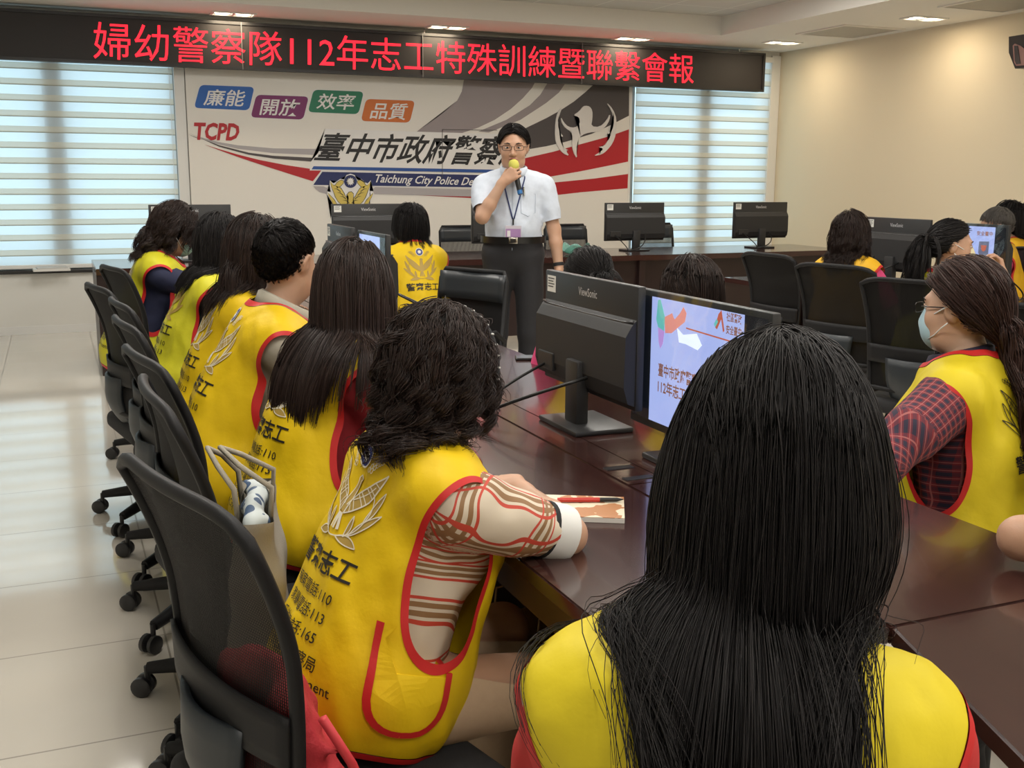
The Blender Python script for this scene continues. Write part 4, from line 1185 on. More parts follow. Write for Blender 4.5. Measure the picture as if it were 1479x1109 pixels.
def hair_material(name, col, rough=0.42):
    m = mat(name, col, rough=rough, spec=0.30)
    nt, b, N, L = nodes_of(m)
    g = N('NewGeometry')
    L(ramp_mix(nt, g.outputs['Random Per Island'], tuple(c * 0.55 for c in col), tuple(c * 1.6 for c in col)), b.inputs['Base Color'])
    return m
hair_black = hair_material('hair_black', (0.010, 0.008, 0.008), 0.55)
hair_brown = hair_material('hair_brown', (0.028, 0.017, 0.014))
hair_auburn = hair_material('hair_auburn', (0.040, 0.019, 0.015))
hair_under = mat('hair_under', (0.006, 0.005, 0.005), rough=0.85, spec=0.15)
hair_grey = hair_material('hair_grey', (0.12, 0.11, 0.10))

def vest_material(name, col):
    m = mat(name, col, rough=0.58, spec=0.3, bump=0.45, bscale=11)
    nt, b, N, L = nodes_of(m)
    tc = N('TexCoord'); n = N('TexNoise'); n.inputs['Scale'].default_value = 9; n.inputs['Detail'].default_value = 3; L(tc.outputs['Object'], n.inputs['Vector'])
    L(ramp_mix(nt, n.outputs['Fac'], tuple(c * 0.92 for c in col), tuple(min(1, c * 1.06) for c in col)), b.inputs['Base Color'])
    return m
vest_yellow = vest_material('vest_yellow', (0.78, 0.53, 0.006))
vest_lime = vest_material('vest_lime', (0.62, 0.58, 0.025))
vest_lemon = vest_material('vest_lemon', (0.74, 0.59, 0.020))
vest_orange = vest_material('vest_amber', (0.78, 0.44, 0.020))
red_trim = mat('trim_red', (0.56, 0.014, 0.014), rough=0.6)
print_white = mat('vest_print_white', (0.80, 0.74, 0.58), rough=0.6)
print_tan = mat('vest_print_tan', (0.46, 0.31, 0.07), rough=0.6)
print_black = mat('vest_print_black', (0.015, 0.013, 0.010), rough=0.6)
print_blue = mat('vest_print_blue', (0.022, 0.045, 0.24), rough=0.6)
mask_green = mat('mask_green', (0.36, 0.58, 0.50), rough=0.8)
mask_blue = mat('mask_blue', (0.42, 0.60, 0.68), rough=0.8)
mask_cream = mat('mask_cream', (0.70, 0.64, 0.42), rough=0.8)
mask_white = mat('mask_white', (0.75, 0.76, 0.75), rough=0.8)
cloth = lambda n, c: mat(n, c, rough=0.8, noise=0.08, nscale=60, bump=0.10, bscale=30)
navy_cloth = cloth('navy_cloth', (0.018, 0.022, 0.060)); black_cloth = cloth('black_cloth', (0.012, 0.012, 0.014))
red_cloth = cloth('dark_red_cloth', (0.28, 0.012, 0.020)); crimson_cloth = cloth('crimson_cloth', (0.40, 0.016, 0.045))
bright_red_cloth = cloth('bright_red_cloth', (0.48, 0.022, 0.022))
pink_cloth = cloth('pink_cloth', (0.74, 0.07, 0.22)); grey_cloth = cloth('grey_cloth', (0.40, 0.37, 0.30)); khaki_cloth = cloth('khaki_cloth', (0.50, 0.36, 0.24))
pale_shirt = cloth('pale_blue_shirt', (0.60, 0.66, 0.76)); dark_trousers = cloth('dark_trousers', (0.014, 0.014, 0.017))
shoe_m = mat('shoe_black', (0.012, 0.012, 0.012), rough=0.35)
eye_white = mat('eye_white', (0.75, 0.74, 0.70), rough=0.2); eye_dark = mat('eye_dark', (0.012, 0.008, 0.006), rough=0.1)
lip_m = mat('lip_rose', (0.40, 0.15, 0.12), rough=0.45); mouth_dark = mat('mouth_dark', (0.05, 0.012, 0.012), rough=0.5)
glasses_m = mat('glasses_frame', (0.02, 0.018, 0.018), rough=0.25, metal=0.4)

def plaid_material():
    m = mat('plaid_cloth', (0.05, 0.03, 0.06), rough=0.85)
    nt, b, N, L = nodes_of(m)
    uv = N('UVMap'); sp = N('SeparateXYZ'); L(uv.outputs[0], sp.inputs[0])
    def band(o, per, w, ph=0.0):
        a = math_node(nt, 'FRACT', math_node(nt, 'ADD', math_node(nt, 'DIVIDE', o, per), ph)); a = math_node(nt, 'ABSOLUTE', math_node(nt, 'SUBTRACT', a, 0.5))
        return math_node(nt, 'LESS_THAN', a, w)
    c = (0.022, 0.018, 0.040)
    r = math_node(nt, 'MULTIPLY', math_node(nt, 'ADD', band(sp.outputs['X'], 0.019, 0.26), band(sp.outputs['Y'], 0.019, 0.26)), 0.5)
    c = ramp_mix(nt, r, c, (0.20, 0.020, 0.028))
    l = math_node(nt, 'MULTIPLY', math_node(nt, 'MAXIMUM', band(sp.outputs['X'], 0.019, 0.045), band(sp.outputs['Y'], 0.019, 0.045)), 0.6)
    c = ramp_mix(nt, l, c, (0.46, 0.16, 0.15))
    L(c, b.inputs['Base Color'])
    return m
def scarf_material():
    m = mat('scarf_print_cloth', (0.66, 0.56, 0.44), rough=0.6)
    nt, b, N, L = nodes_of(m)
    uv = N('UVMap'); n = N('TexNoise'); n.inputs['Scale'].default_value = 7; n.inputs['Detail'].default_value = 1
    L(uv.outputs[0], n.inputs['Vector'])
    sp = N('SeparateXYZ'); L(uv.outputs[0], sp.inputs[0])
    d = math_node(nt, 'MULTIPLY', math_node(nt, 'SUBTRACT', n.outputs['Fac'], 0.5), 0.12)
    def stripes(o, per, ws, ph):
        a = math_node(nt, 'FRACT', math_node(nt, 'ADD', math_node(nt, 'DIVIDE', math_node(nt, 'ADD', o, d), per), ph))
        a = math_node(nt, 'ABSOLUTE', math_node(nt, 'SUBTRACT', a, 0.5))
        return [math_node(nt, 'MULTIPLY', math_node(nt, 'LESS_THAN', a, w1), math_node(nt, 'GREATER_THAN', a, w0)) for w0, w1 in ws]
    base = (0.66, 0.57, 0.45)
    br, rd = stripes(sp.outputs['Y'], 0.075, ((0.04, 0.16), (0.22, 0.29)), 0.2)
    br2, rd2 = stripes(math_node(nt, 'ADD', sp.outputs['X'], math_node(nt, 'MULTIPLY', sp.outputs['Y'], 0.5)), 0.15, ((0.03, 0.09), (0.13, 0.16)), 0.55)
    c = ramp_mix(nt, math_node(nt, 'MAXIMUM', br, br2), base, (0.28, 0.15, 0.065))
    c = ramp_mix(nt, math_node(nt, 'MAXIMUM', rd, rd2), c, (0.55, 0.06, 0.035))
    L(c, b.inputs['Base Color'])
    return m
plaid_m = plaid_material(); scarf_m = scarf_material()

# ---- body primitives, in metres, torso frame: origin at the hip centre, x right, y forward, z up the spine
def torso_prims(male=False, belly=0.0, bust=True):
    w = 1.10 if male else 1.0
    P = [ell((0, -0.015, 0.03), (0.172, 0.130, 0.13), 0.05), ell((0, 0.0, 0.19), (0.142 * w, 0.105 + belly, 0.16), 0.06),
         ell((0, -0.005, 0.355), (0.152 * w, 0.112, 0.165), 0.06), cone((-0.148 * w, -0.015, 0.424), (0.148 * w, -0.015, 0.424), 0.053, 0.053, 0.05),
         cone((0, -0.025, 0.465), (-0.11 * w, -0.02, 0.440), 0.052, 0.042, 0.04), cone((0, -0.025, 0.465), (0.11 * w, -0.02, 0.440), 0.052, 0.042, 0.04)]
    if bust and not male: P += [ell((-0.07, 0.085, 0.33), (0.065, 0.055, 0.065), 0.04), ell((0.07, 0.085, 0.33), (0.065, 0.055, 0.065), 0.04)]
    return P
SHX = 0.165
def neck_prims(dz=0.0): return [cone((0, -0.030, 0.44), (0, 0.006, 0.600 + dz), 0.060, 0.050, 0.03)]
# head frame: origin at the centre of the head, y forward; top of the skull +0.113, chin -0.118
def head_prims(open_mouth=False):
    P = [ell((0, -0.010, 0.020), (0.073, 0.093, 0.093), 0.02), ell((0, 0.030, -0.030), (0.061, 0.058, 0.080), 0.03),
         cone((-0.030, 0.030, -0.078), (0.030, 0.030, -0.078), 0.030, 0.030, 0.03), ell((0, 0.066, -0.096), (0.026, 0.020, 0.018), 0.025),
         ell((-0.040, 0.052, -0.028), (0.022, 0.024, 0.024), 0.02), ell((0.040, 0.052, -0.028), (0.022, 0.024, 0.024), 0.02),
         cone((-0.034, 0.075, 0.024), (0.034, 0.075, 0.024), 0.012, 0.012, 0.015),
         cut((-0.031, 0.100, 0.004), (0.017, 0.017, 0.010), 0.010), cut((0.031, 0.100, 0.004), (0.017, 0.017, 0.010), 0.010),
         cone((0, 0.083, 0.010), (0, 0.104, -0.030), 0.008, 0.012, 0.010), ell((-0.012, 0.094, -0.035), (0.009, 0.010, 0.008), 0.006), ell((0.012, 0.094, -0.035), (0.009, 0.010, 0.008), 0.006),
         ell((0, 0.083, -0.057), (0.022, 0.011, 0.007), 0.006), ell((0, 0.081, -0.069), (0.019, 0.011, 0.007), 0.006)]
    if open_mouth: P.append(cut((0, 0.096, -0.063), (0.015, 0.020, 0.010), 0.004))
    for s in (-1, 1):
        P += [ell((s * 0.076, -0.012, -0.002), (0.010, 0.021, 0.032), 0.006, ry(s * 0.25) @ rx(-0.15)), cut((s * 0.086, -0.006, 0.000), (0.006, 0.011, 0.018), 0.004)]
    return P

def frame_from(d, up):
    d = d / np.linalg.norm(d); x = np.cross(d, up); x /= np.linalg.norm(x); u = np.cross(x, d)
    return x, d, u
def hand_prims(wrist, d, palm, curl, side, spread=0.12, s=1.0, thumb=0.6):
    """a hand from the wrist along d; palm = direction the palm faces; fingers bend towards it by curl (0 flat .. 1 closed)"""
    x, d, u = frame_from(np.array(d, float), -np.array(palm, float)); n = -u         # n: palm side
    x = x * side
    wrist = np.array(wrist, float)
    P = [cone(wrist - d * 0.012 * s, wrist + d * 0.028 * s, 0.025 * s, 0.022 * s, 0.015)]
    kn = []
    for i, (lx, ly, L, r) in enumerate(((-0.030, 0.082, 0.070, 0.0086), (-0.010, 0.090, 0.079, 0.0090), (0.010, 0.087, 0.073, 0.0086), (0.028, 0.078, 0.058, 0.0076))):
        base = wrist + (x * lx + d * ly) * s
        P.append(cone(wrist + (x * lx * 0.55 + d * 0.022) * s, base, 0.0145 * s, 0.0115 * s, 0.012))
        dir_ = d + x * spread * (i - 1.5) * 0.6; dir_ /= np.linalg.norm(dir_)
        p = base; a = 0
        for seg, (fr, bend) in enumerate(((0.45, 0.9), (0.30, 1.25), (0.25, 0.8))):
            a += bend * curl + 0.06
            q = p + (dir_ * math.cos(a) + n * math.sin(a)) * L * fr * s
            P.append(cone(p, q, r * s * (1 - 0.08 * seg), r * s * (0.93 - 0.09 * seg), 0.002))
            p = q
    b = wrist + (x * -0.022 + d * 0.022 + n * 0.008) * s
    t1 = b + (x * -0.026 + d * 0.030 + n * (0.012 + 0.020 * thumb)) * s
    t2 = t1 + (x * (-0.012 + 0.022 * thumb) + d * 0.024 + n * 0.016 * thumb) * s
    t3 = t2 + (x * (-0.004 + 0.022 * thumb) + d * 0.019 + n * 0.010 * thumb) * s
    P += [cone(b, t1, 0.0150 * s, 0.0115 * s, 0.012), cone(t1, t2, 0.0108 * s, 0.0098 * s, 0.003), cone(t2, t3, 0.0098 * s, 0.0078 * s, 0.003)]
    return P

def ik(S, T, l1, l2, pole):
    S, T, pole = (np.array(v, float) for v in (S, T, pole))
    d = T - S; L = np.linalg.norm(d)
    if L > (l1 + l2) * 0.995: T = S + d / L * (l1 + l2) * 0.995; d = T - S; L = np.linalg.norm(d)
    a = (l1 * l1 - l2 * l2 + L * L) / (2 * L); h = math.sqrt(max(l1 * l1 - a * a, 0))
    u = d / L; v = pole - u * (pole @ u); v /= np.linalg.norm(v)
    return S + u * a + v * h, T

def body_mesh(prims, h, name, m, smooth=1, parts=None):
    lo, hi = prims_box(prims, 0.03)
    S = SDF(lo, hi, h)
    for p in prims: S.add(p)
    V, Q = S.mesh(smooth)
    return V, Q

def garment(prims, off, h, scal, name, mats, parent, noise=(), trim_w=0.0, trim_m=None, smooth=2, trim_only=None, extra_cut=None):
    """cloth over the given body shapes, cut where any scalar function drops below zero; a coloured band follows the cut"""
    lo, hi = prims_box(prims, off + 0.05)
    S = SDF(lo, hi, h)
    for p in prims: S.add(p, off)
    for a, f, seed, st in noise: S.noise(a, f, seed, st)
    V, Q = S.mesh(smooth); T = tris(Q)
    s_all = [f(V) for f in scal]
    s = np.min(s_all, 0)
    if trim_w and trim_m is not None:
        st = np.min([a for a, f in zip(s_all, scal) if trim_only is None or f in trim_only], 0)
        so = np.min([a for a, f in zip(s_all, scal) if not (trim_only is None or f in trim_only)] + [np.full(len(V), 9.0)], 0)
        N = normals(V, T)
        D = np.concatenate((V, N, so[:, None], st[:, None]), 1)
        D, T1, _ = clip(D, T, np.minimum(D[:, 6], D[:, 7]))
        B, TB, _ = clip(D, T1, D[:, 7] - trim_w)
        C, TC, _ = clip(D, T1, trim_w * 1.02 - D[:, 7])
        o = link(name, mesh_np(name, B[:, :3], [TB]), mats, parent)
        if len(TC): link('trim', mesh_np('trim', C[:, :3] + C[:, 3:6] * 0.0018, [TC]), trim_m, o)
        return o, B[:, :3], TB
    V2, T2, _ = clip(V, T, s)
    o = link(name, mesh_np(name, V2, [T2]), mats, parent)
    return o, V2, T2

def project_print(name, V2, T, mapf, bvh, m, parent, off=0.0022, both=False):
    """wraps a flat print (u right, v up, metres) onto cloth; mapf gives the ray start and direction"""
    bm = bmesh.new()
    vs = [bm.verts.new((a, b, 0)) for a, b in V2]
    for t in T:
        try: bm.faces.new([vs[i] for i in t])
        except ValueError: pass
    for _ in range(5):
        es = [e for e in bm.edges if e.calc_length() > 0.013]
        if not es: break
        bmesh.ops.subdivide_edges(bm, edges=es, cuts=1)
    bmesh.ops.triangulate(bm, faces=bm.faces[:])
    dead = []
    for v in bm.verts:
        o, d = mapf(v.co.x, v.co.y)
        h = bvh.ray_cast(Vector(o), Vector(d))
        if h[0] is None: dead.append(v); continue
        n = h[1] if h[1].dot(Vector(d)) < 0 else -h[1]
        v.co = h[0] + n * off
    bmesh.ops.delete(bm, geom=dead, context='VERTS')
    if not bm.faces: bm.free(); return None
    me = bpy.data.meshes.new(name); bm.to_mesh(me); bm.free()
    return link(name, me, m, parent)

def ribbon2d(pts, w):
    P = np.array(pts, float); t = np.gradient(P, axis=0); t /= np.linalg.norm(t, axis=1, keepdims=True) + 1e-9
    n = np.stack((-t[:, 1], t[:, 0]), 1); ww = np.full(len(P), w) if np.isscalar(w) else np.array(w)
    V = np.concatenate((P + n * ww[:, None] / 2, P - n * ww[:, None] / 2)); k = len(P)
    T = [(i, i + 1, k + i) for i in range(k - 1)] + [(i + 1, k + i + 1, k + i) for i in range(k - 1)]
    return V, np.array(T)
def bez(*P, n=10):
    P = [np.array(p, float) for p in P]; out = []
    for t in np.linspace(0, 1, n):
        Q = P
        while len(Q) > 1: Q = [a * (1 - t) + b * t for a, b in zip(Q, Q[1:])]
        out.append(Q[0])
    return out
def merge2d(L):
    V = []; T = []; n = 0
    for v, t in L: V.append(v); T.append(np.array(t) + n); n += len(v)
    return np.concatenate(V), np.concatenate(T)
def fan2d(pts):
    P = np.array(pts, float); c = P.mean(0); V = np.concatenate((P, c[None])); n = len(P)
    return V, np.array([(i, (i + 1) % n, n) for i in range(n)])

def emblem_shapes():
    """line drawing of the winged bird in a wreath of grain; unit box about 1 wide, 1.15 high, origin at the centre"""
    W = []; F = []
    for s in (-1, 1):
        m = lambda L: [(s * a, b) for a, b in L]
        up = bez((0.03, -0.14), (0.16, 0.10), (0.30, 0.14), (0.52, 0.36), n=14); lo = bez((0.52, 0.36), (0.42, 0.08), (0.36, -0.10), (0.05, -0.24), n=14)
        W += [ribbon2d(m(up), 0.018), ribbon2d(m(lo), 0.018)]
        F.append(fan2d(m(up + lo)))
        for k in range(7):
            t = 0.12 + 0.11 * k
            a = np.array(up[int(t * 13)]); b = np.array(lo[13 - int(t * 13)])
            mid = (a + b) / 2 + np.array([0.04, -0.02])
            W.append(ribbon2d(m(bez(a, mid, b, n=7)), 0.013))
        W.append(ribbon2d(m(bez((0.10, -0.06), (0.26, 0.02), (0.40, 0.18), n=10)), 0.012))
        # wreath leaves
        st = bez((0.0, -0.52), (0.36, -0.50), (0.52, -0.20), (0.40, 0.10), n=14)
        W.append(ribbon2d(m(st), 0.016))
        for (b0, c0, t0, d0) in (((0.10, -0.51), (0.30, -0.40), (0.44, -0.56), (0.24, -0.60)), ((0.26, -0.46), (0.34, -0.24), (0.62, -0.10), (0.48, -0.34)), ((0.40, -0.26), (0.40, -0.06), (0.56, 0.16), (0.56, -0.10)), ((0.20, -0.49), (0.18, -0.34), (0.24, -0.22), (0.30, -0.40))):
            leafp = bez(b0, c0, t0, n=9) + bez(t0, d0, b0, n=9)
            W.append(ribbon2d(m(leafp), 0.015)); F.append(fan2d(m(leafp)))
        # ears of grain
        for k in range(5):
            c = np.array([0.20 + 0.035 * k, 0.34 + 0.050 * k * (1 - 0.08 * k)]); a = np.linspace(0, 2 * PI, 9)
            for dx in (-0.028, 0.028):
                W.append(ribbon2d(m([(c[0] + dx + 0.022 * math.cos(t), c[1] + 0.034 * math.sin(t)) for t in a]), 0.010))
    body = bez((-0.05, -0.22), (-0.07, -0.02), (0.02, 0.06), (-0.02, 0.20), n=10) + [(0.03, 0.24), (0.10, 0.20)] + bez((0.06, 0.17), (0.10, 0.02), (0.07, -0.10), (0.05, -0.24), n=10)
    W.append(ribbon2d(body, 0.018)); F.append(fan2d(body))
    for k in (-1, 0, 1): W.append(ribbon2d(bez((0.02 * k, -0.24), (0.05 * k, -0.34), (0.075 * k, -0.44), n=6), 0.04))
    disc = fan2d([(0.125 * math.cos(t), 0.47 + 0.125 * math.sin(t)) for t in np.linspace(0, 2 * PI, 26, endpoint=False)])
    ring = ribbon2d([(0.135 * math.cos(t), 0.47 + 0.135 * math.sin(t)) for t in np.linspace(0, 2 * PI, 30)], 0.022)
    star = fan2d([((0.085 if k % 2 == 0 else 0.045) * math.cos(k * PI / 12), 0.47 + (0.085 if k % 2 == 0 else 0.045) * math.sin(k * PI / 12)) for k in range(24)])
    return merge2d(W), merge2d(F), disc, ring, star
EMB = emblem_shapes()
VEST_LINES = [('警察志工', -0.255, 0.047, 0.200, 0.02, 0.0), ('報案電話:110', -0.312, 0.026, 0.170, 0.0, 0.01), ('家暴電話:113', -0.350, 0.026, 0.170, 0.0, 0.01), ('反詐電話:165', -0.388, 0.026, 0.170, 0.0, 0.01),
              ('臺中市政府警察局', -0.432, 0.028, 0.215, 0.0, 0.02), ('Taichung City Government', -0.470, 0.026, 0.30, 0.0, 0.02)]

# ---- hair
def scalp_limit(phi):
    """height (of the unit direction) of the hairline for azimuth phi, 0 at the forehead, pi at the nape"""
    return np.interp(np.abs(phi), [0, 0.7, 1.25, 1.55, 1.85, 2.3, PI], [0.62, 0.50, 0.20, 0.02, -0.42, -0.66, -0.78])
SK_C = np.array([0, -0.010, 0.020]); SK_R = np.array([0.073, 0.093, 0.093])
def scalp_points(n, r, margin=0.0):
    out = []
    while sum(len(o) for o in out) < n:
        d = r.normal(size=(n * 2, 3)); d /= np.linalg.norm(d, axis=1, keepdims=True)
        phi = np.arctan2(d[:, 0], d[:, 1]); out.append(d[d[:, 2] > scalp_limit(phi) + margin])
    return np.concatenate(out)[:n]

def grow(roots, dirs, steps, ds, colliders, lay, grav, stiff=0.8, attract=None, gather=None, torso=(), cling=0.0, bias=0.45):
    """guide strands: stiff steps pulled by gravity and pushed out of the head, neck and clothes"""
    P = [roots]; p = roots.copy(); d = dirs.copy(); n = len(p)
    g = np.array(grav, float); done = np.zeros(n, bool)
    for k in range(steps):
        pull = np.broadcast_to(g, (n, 3)).copy()
        if attract is not None:
            t = attract - p; L = np.linalg.norm(t, axis=1)
            done |= L < 0.035
            pull = np.where(done[:, None], pull, t / L[:, None] * 1.4)
        if gather is not None:      # hair below the chin is swept to the back and towards the spine
            gx, gw, gb, z0, y0 = gather; lo_ = np.clip((z0 - p[:, 2]) / 0.12, 0, 1)
            pull[:, 0] -= lo_ * gx * np.sign(p[:, 0]) * np.clip((np.abs(p[:, 0]) - gw) / 0.05, 0, 1); pull[:, 1] -= gb * lo_ * np.clip((p[:, 1] - y0) / 0.08, 0, 1)
        d = d * stiff + pull * (1 - stiff); d /= np.linalg.norm(d, axis=1, keepdims=True)
        q = p + d * ds
        for _ in range(2):
            e = prims_d(colliders, q) - lay
            hit = e < 0
            if hit.any():
                G = np.stack([prims_d(colliders, q[hit] + v) - (e[hit] + lay[hit]) for v in np.eye(3) * 0.002], 1)
                G /= np.maximum(np.linalg.norm(G, axis=1, keepdims=True), 1e-9)
                q[hit] -= G * e[hit][:, None]
        if cling:      # short hair lies along the skull
            e = prims_d(colliders, q) - lay; far_ = e > 0.001
            if far_.any():
                G = np.stack([prims_d(colliders, q[far_] + v) - (e[far_] + lay[far_]) for v in np.eye(3) * 0.002], 1)
                G /= np.maximum(np.linalg.norm(G, axis=1, keepdims=True), 1e-9)
                q[far_] -= G * (e[far_] * cling)[:, None]
        if torso:      # hair that meets the shoulders slides behind them
            for _ in range(5):
                e = prims_d(torso, q) - (lay * 0.8 + 0.005); hit = e < 0
                if not hit.any(): break
                G = np.stack([prims_d(torso, q[hit] + v) - (lay[hit] * 0.8 + 0.005) - e[hit] for v in np.eye(3) * 0.002], 1)
                G /= np.maximum(np.linalg.norm(G, axis=1, keepdims=True), 1e-9)
                B = G + np.array([0, -bias, 0]); B /= np.linalg.norm(B, axis=1, keepdims=True)
                q[hit] -= B * (e[hit] / np.maximum((G * B).sum(1), 0.35))[:, None]
        dd = q - p; d = dd / np.maximum(np.linalg.norm(dd, axis=1, keepdims=True), 1e-9)
        p = q; P.append(p)
    return np.stack(P, 1)

def strands_mesh(guides, kids, rad, r, spread=0.010, clump=0.6, curl=0.0, curl_len=0.06, tip=0.35, lens=None, seg=3, fly=0.0, phase=None):
    G, K, _ = guides.shape
    tt = np.linspace(0, 1, K)
    S = np.repeat(guides, kids, 0); n = len(S)
    off = r.normal(size=(n, 3)); off *= (spread * r.uniform(0.15, 1, (n, 1)) / np.linalg.norm(off, axis=1, keepdims=True))
    S = S + off[:, None, :] * (1 - clump * tt)[None, :, None]
    if curl:
        seglen = np.linalg.norm(np.diff(guides, axis=1), axis=2).mean()
        ph = np.repeat(r.uniform(0, 2 * PI, G), kids) + r.normal(size=n) * 0.35
        f = np.repeat(r.uniform(0.8, 1.25, G), kids)
        if phase is not None: ph = np.repeat(phase[0], kids) + r.normal(size=n) * 0.30; f = np.repeat(phase[1], kids)
        a = 2 * PI * tt[None] * (seglen * (K - 1)) / curl_len * f[:, None] + ph[:, None]
        amp = curl * np.clip(tt * 2.4 - 0.25, 0, 1)[None] * (np.repeat(r.uniform(0.5, 1.2, G), kids)[:, None] if phase is None else 1.0)
        t = np.gradient(S, axis=1); t /= np.maximum(np.linalg.norm(t, axis=2, keepdims=True), 1e-9)
        u = np.cross(t, np.array([0.3, 0.9, 0.2])); u /= np.maximum(np.linalg.norm(u, axis=2, keepdims=True), 1e-9); w = np.cross(t, u)
        S = S + u * (amp * np.cos(a))[..., None] + w * (amp * np.sin(a))[..., None]
    if fly:
        m = r.uniform(size=n) < 0.06
        S[m] += (r.normal(size=(m.sum(), 1, 3)) * fly) * (tt ** 1.5)[None, :, None]
    if lens is not None:      # individual lengths: resample the front part of each strand
        L = np.repeat(lens, kids) * r.uniform(0.86, 1.0, n)
        x = tt[None] * L[:, None] * (K - 1); i = np.minimum(x.astype(int), K - 2); f = (x - i)[..., None]
        rows = np.arange(n)[:, None]
        S = S[rows, i] * (1 - f) + S[rows, i + 1] * f
    R_ = rad * r.uniform(0.7, 1.25, (n, 1)) * (1 - (1 - tip) * tt[None] ** 3)
    return tubes_vf(S, R_, seg)

def add_hair(sp, body, Hc, Rh, s, colliders, h):
    r = np.random.default_rng(sp.get('seed', 1))
    st = sp['hair']; m = sp.get('hair_m', hair_black)
    L2P = lambda X: (X * s) @ Rh.T + Hc
    skull = [xf_prim(ell(SK_C, SK_R * 1.0, 0.0), Rh, Hc, s), xf_prim(ell((0, 0.030, -0.030), (0.061, 0.058, 0.080), 0), Rh, Hc, s)]
    vol = st.get('vol', 0.016)
    # cap: the dense under-layer that hides the scalp
    cap = [xf_prim(ell(SK_C + np.array([0, -0.002, 0.002]), SK_R + np.array([0.10 if st.get('fade') else 0.40, 0.4, 0.55]) * vol, 0.02), Rh, Hc, s)]
    for p in st.get('mass', ()): cap.append(xf_prim(p, Rh, Hc, s))
    lo, hi = prims_box(cap, 0.02); S = SDF(lo, hi, h)
    for p in cap: S.add(p)
    if st.get('lump'): S.noise(st['lump'], 30, 41)
    V, Q = S.mesh(1)
    def lim(V):
        X = ((V - Hc) @ Rh) / s - SK_C; X = X / SK_R; L = np.linalg.norm(X, axis=1); d = X / L[:, None]
        lim0 = scalp_limit(np.arctan2(d[:, 0], d[:, 1]))
        if st.get('cover'): lim0 = np.where((np.abs(np.arctan2(d[:, 0], d[:, 1])) > 1.3), -2.0, lim0)
        return (d[:, 2] - lim0 + 0.02) * 0.08
    V2, T2, _ = clip(V, tris(Q), lim(V))
    hair = link('hair', mesh_np('hair', V2, [T2]), hair_under if m is not hair_grey else m, body)
    G = st.get('guides', 260)
    d = scalp_points(G * 3, r)
    d = d[d[:, 2] > st.get('root_min', -2)][:G]; G = len(d)
    lay = (0.004 + vol * r.uniform(0, 1, G) ** 0.7) * s
    roots = L2P(SK_C + d * (SK_R + (lay / s)[:, None]))
    # starting directions: away from the crown / parting along the skull
    crown = np.array(st.get('crown', (0.0, -0.45, 0.9)))
    if st.get('part') is not None:
        px = st['part']; side = np.sign(d[:, 0] - px + 1e-6)
        sw = np.clip(0.30 + 0.75 * d[:, 1], st.get('side_min', 0.10), 0.95)
        dir0 = np.stack((side * sw + r.normal(size=G) * 0.06, np.full(G, st.get('back', -0.35)) + r.normal(size=G) * 0.1, -0.25 + 0 * sw), 1)
    else: dir0 = d - crown + r.normal(size=(G, 3)) * 0.15
    dir0 -= d * (dir0 * d).sum(1, keepdims=True); dir0 /= np.maximum(np.linalg.norm(dir0, axis=1, keepdims=True), 1e-6)
    dir0 = dir0 + d * st.get('lift', 0.25); dir0 /= np.linalg.norm(dir0, axis=1, keepdims=True)
    dirs = dir0 @ Rh.T
    steps = st.get('steps', 22); ds = st['len'] * s / steps
    att = None
    if st.get('tie') is not None: att = L2P(np.array(st['tie'], float))
    grav = np.array((0, 0, -1.0)) + np.array(st.get('pull', (0, 0, 0)))
    Pg = grow(roots, dirs, steps, ds, skull + colliders[0], lay * (np.clip(0.35 + 1.1 * d[:, 2], 0.25, 1) if st.get('fade') else 1), grav, st.get('stiff', 0.80), att, None if not st.get('gather') else tuple(st['gather']) + (Hc[2] - 0.02, Hc[1] - 0.085 * s), colliders[1], st.get('cling', 0.0), st.get('bias', 0.45))
    lens = r.uniform(st.get('len_min', 0.8), 1.0, G)
    if st.get('front_len') is not None:
        fr = (d[:, 1] > 0.35); lens = np.where(fr, lens * st['front_len'], lens)
    if st.get('fade'): lens = lens * np.clip(0.30 + 1.3 * (d[:, 2] - 0.05), 0.22, 1)
    phase = None
    if st.get('locks'):      # guides gather into curling locks
        nl = st['locks']; lead = r.choice(G, nl, replace=False)
        own = lead[((d[:, None] - d[None, lead]) ** 2).sum(2).argmin(1)]
        b = st.get('lock', 0.6) * np.linspace(0, 1, Pg.shape[1]) ** 0.8
        base = Pg + (Pg[own] - Pg) * b[None, :, None]
        Pg = base; ph_ = r.uniform(0, 2 * PI, G); fr_ = r.uniform(0.8, 1.25, G); phase = (ph_[own], fr_[own])
    V, Q = strands_mesh(Pg, st.get('kids', 8), st.get('rad', 0.0016) * s, r, st.get('spread', 0.011), st.get('clump', 0.5), st.get('curl', 0.0) * s, st.get('curl_len', 0.06), lens=lens, fly=st.get('fly', 0.0), seg=st.get('seg', 3), phase=phase)
    link('hair_strands', mesh_np('hair_strands', V, [Q]), m, hair)
    return hair

